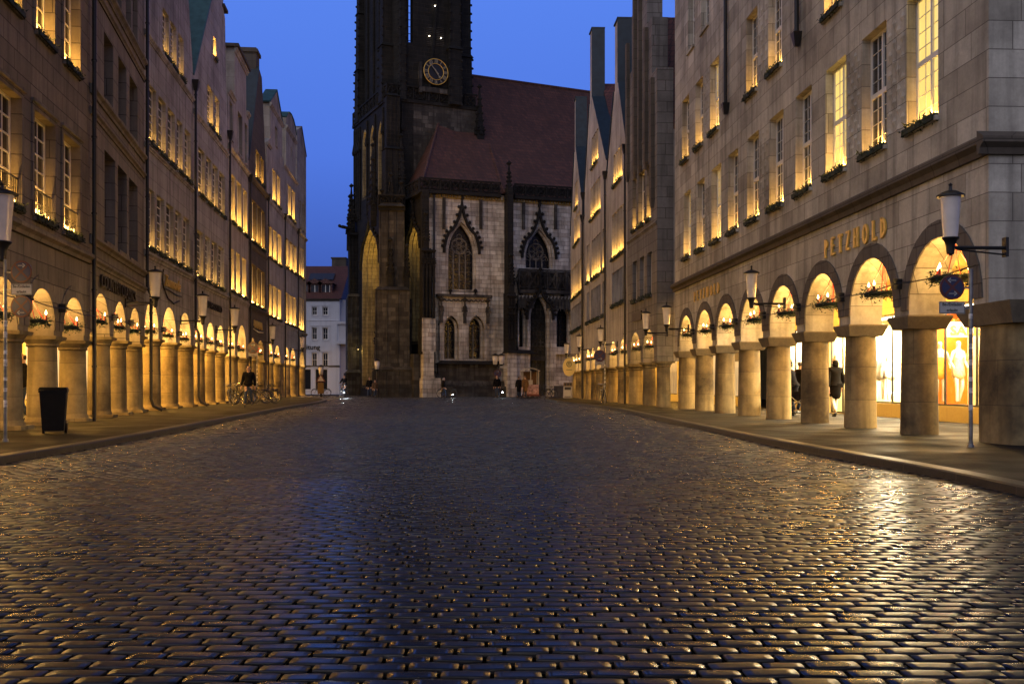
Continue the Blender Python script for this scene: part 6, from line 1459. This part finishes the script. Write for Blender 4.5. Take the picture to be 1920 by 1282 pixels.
# ---------------------------------------------------------------- freestanding lamps, cart, boards by the church
def post_lamp(px, Y, tops, ptop, label, pole=.06, glow=0):
    x = pt(px, 0, Y)[0]; r = empty("street_lamp", (x, Y, 0), label=label, cat="street lamp", group="lamp posts in front of the church"); zt = CH + (HZ - ptop) / F * Y
    b = MB(); b.lathe([(pole * 2, 0), (pole * 1.8, .4), (pole, .6), (pole * .8, zt - .9)], 10)
    if len(tops) > 1: b.tube([((tops[0] - px) / F * Y, 0, zt - .8), (0, 0, zt - 1.0), ((tops[1] - px) / F * Y, 0, zt - .8)], .03, 6)
    b.build("pole", M['iron'], r)
    for t in tops:
        dx = (t - px) / F * Y; g = MB(); g.lathe([(.16, zt - .75), (.24, zt - .08)], 12, (dx, 0)); g.build("lamp_glass", M['lamp'], r, True); g = MB(); g.lathe([(.3, zt - .077), (.3, zt - .03), (.05, zt + .1)], 12, (dx, 0)); g.lathe([(.05, zt - .9), (.16, zt - .753)], 10, (dx, 0)); g.build("lamp_cap", M['iron'], r)
    return r, zt
dl, zt = post_lamp(934, 78, (928.5, 940), 665, "double headed street lamp with signs, before the church wall")
plate("sign_plate", dl, ((944-934)/F*78, -.1, CH + (721-688)/F*78), .55, .16, [], border=False); disc_sign("sign_disc", dl, (-.05, -.12, CH + (721-700)/F*78), .3, [(.5, 1)])
post_lamp(707, 82, (707,), 675, "single street lamp against the big tower buttress")
l3, zt3 = post_lamp(602, 84, (602,), 686, "single street lamp with a triangular and a yellow sign before the pale house")
M['yel'] = plain("yellow_sign", (.12, .065, .01), .5, var=.1, bump=0)
b = MB(); z = CH + (721-708)/F*84; b.prism([(-.42, z - .35), (.42, z - .35), (0, z + .4)], (), -.14, -.1, 0); b.prism([(-.26, z - .27), (.26, z - .27), (0, z + .2)], (), -.15, -.141, 1); b.build("warning_sign", [M['sred'], M['swhite']], l3)
b = MB(); b.box(-.26, .26, -.14, -.1, z - 1.35, z - .42); b.build("yellow_sign", M['yel'], l3)
# sales cart
sc = empty("sales_cart", (pt(990, 0, 75.2)[0], 75.2, 0), R(6), label="pink sales cart with white frame and rounded roof in front of the church portal", cat="cart")
M['pink'] = plain("pink_printed_panel", (.3, .18, .2), .6, var=.6, scale=7)
b = MB(); b.box(-.45, .75, -.5, .5, .35, 1.05); b.build("box", M['pink'], sc); b = MB(); b.box(-.5, .8, -.52, .52, .2, .35); b.build("base", M['sred'], sc)
b = MB(); [b.box(x, x + .06, y, y + .06, 1.05, 2.1) for x in (-.48, .12, .72) for y in (-.5, .44)]; b.build("frame", M['swhite'], sc)
b = MB(); b.prism([(-.55 + 1.4 * i / 8, 2.1 + .22 * math.sin(math.pi * i / 8)) for i in range(9)] + [(.85 - 1.4 * i / 8, 2.06 + .2 * math.sin(math.pi * i / 8)) for i in range(9)], (), -.56, .56); b.build("canopy", M['swhite'], sc)
b = MB(); b.box(-.4, .7, .42, .46, 1.1, 2.05); b.build("back_panel", M['brown'], sc)
for y in (-.45, .45): b = MB(); b.ring((.15, y, .25), .23, .03, 16, 6, axis='y'); b.build("wheel", M['tyre'], sc)
b = MB(); b.box(.0, .3, -.46, -.3, 1.06, 1.4); b.build("price_card", M['swhite'], sc)
# A-board
ab = empty("a_board", (pt(1065, 0, 68)[0], 68, SW), R(-14), label="white pavement board with yellow top at the end of the right row", cat="board")
for sy, nm in ((-1, "front_panel"), (1, "back_panel")):
    b = MB(); b.box(-.3, .3, -.012, .012, .05, 1.12, 0); b.box(-.3, .3, -.015, -.0125, .85, 1.1, 1); b.box(-.22, .22, -.015, -.0125, .6, .8, 2); b.box(-.22, .22, -.015, -.0125, .1, .16, 2)
    for i in range(3): b.box(-.22 + i * .17, -.1 + i * .17, -.016, -.0155, .88, 1.07, 2)
    b.xf(Matrix.Rotation(R(-9 * sy * -1), 4, 'X')); b.xf(Matrix.Translation((0, sy * .2, 0))); b.build(nm, [M['swhite'], M['yel2'] if 'yel2' in M else M['yel'], M['sblk']], ab)
# oval hanging sign
ov = empty("hanging_sign", pt(1067, 688, 66.5), 0, label="yellow oval sign hanging at the far corner of the right row", cat="sign")
M['yl'] = emis("lit_yellow_sign", (.6, .36, .08), .25)
b = MB(); b.prism([(.42 * math.cos(t) * (1 if abs(math.cos(t)) < .9 else 1), .62 * math.sin(t)) for t in [2 * math.pi * i / 20 for i in range(20)]], (), -.05, .05); b.build("board", M['yl'], ov)
b = MB(); b.ring((0, -.06, .2), .17, .02, 14, 4); b.ring((0, -.06, .22), .07, .02, 10, 4); b.box(-.2, .2, -.065, -.055, -.2, -.17); b.build("emblem", M['sblk'], ov)
b = MB(); b.tube([(0, 0, .6), (0, 0, .85), (.75, 0, .85)], .03, 5); b.build("bracket", M['iron'], ov)
# ---------------------------------------------------------------- the shop's displays
def mannequin(h, Y, d, yaw, label, dress='cloth1', bag=None):
    u = h.uY(Y, d); p = h.world(u, d, .52); r = empty("mannequin", p, yaw, label=label, cat="mannequin", group="mannequins in the bright shop windows")
    V = [Vector(x) for x in ((0,0,.92),(0,0,1.08),(0,0,1.28),(0,0,1.42),(0,0,1.5),(0,.01,1.6),(0,0,1.7))]; E = [(i, i+1) for i in range(6)]; Rr = [(.15,.1),(.11,.09),(.15,.1),(.08,.06),.045,(.065,.08),(.06,.07)]
    for k in (-1, 1):
        b0 = len(V); V += [Vector((k*.09,0,.86)), Vector((k*.09,.05,.48)), Vector((k*.1,-.02 + k*.08,.06))]; E += [(0,b0),(b0,b0+1),(b0+1,b0+2)]; Rr += [.08,.055,.04]
        b0 = len(V); V += [Vector((k*.17,0,1.4)), Vector((k*.25,-.02,1.14)), Vector((k*.24,.12,.95))]; E += [(3,b0),(b0,b0+1),(b0+1,b0+2)]; Rr += [.05,.038,.028]
    skin("body", V, E, Rr, M['mann'], r)
    skin("dress", [Vector((0,0,1.36)), Vector((0,0,1.15)), Vector((0,0,.95)), Vector((0,0,.62))], [(0,1),(1,2),(2,3)], [(.16,.11),(.14,.11),(.18,.14),(.26,.2)], M[dress], r)
    b = MB(); b.lathe([(.17, 0), (.17, .015)], 16); b.build("stand", M['zinc'], r); return r
D_ = R1.D
mannequin(R1, 30.5, D_ + .62, R(190), "white mannequin in a white dress in the blown out bright window", 'cloth1'); mannequin(R1, 30.75, D_ + .4, R(160), "white mannequin in pale grey clothes beside the one in a white dress", 'greyc')
mannequin(R1, 29.3, D_ + .9, R(200), "white mannequin nearest the glass edge of the bright window", 'cloth1'); mannequin(R1, 26.5, D_ + .72, R(200), "mannequin in a patterned yellow dress under the SALE banner", 'cloth2'); mannequin(R1, 26.9, D_ + .42, R(170), "mannequin in an orange dress left of the SALE banner", 'cloth3')
mannequin(R1, 38.0, D_ + .5, R(190), "mannequin in red clothes in the farthest bright shop window", 'redc'); mannequin(R1, 38.3, D_ + .95, R(170), "mannequin in a red top further back in the farthest bright window", 'redc')
sb = empty("sale_banner", R1.world(R1.uY(26.3, D_ + .8), D_ + .8, 2.5), 0, label="white SALE banner hanging in the orange display window", cat="banner")
b = MB(); b.box(-.5, .5, 0, .02, -.2, .2); b.build("panel", M['swhite'], sb); M['oran'] = plain("orange_print", (.8, .3, .02), .5, bump=0); text_part("lettering", "SALE", .34, .006, M['oran'], sb, Matrix.Translation((0, -.012, -.13)) @ UP, stretch=1.1, bold=.01)
b = MB(); b.tube([(-.4, .01, .2), (-.4, .01, .55)], .006, 4); b.tube([(.4, .01, .2), (.4, .01, .55)], .006, 4); b.build("cord", M['zinc'], sb)
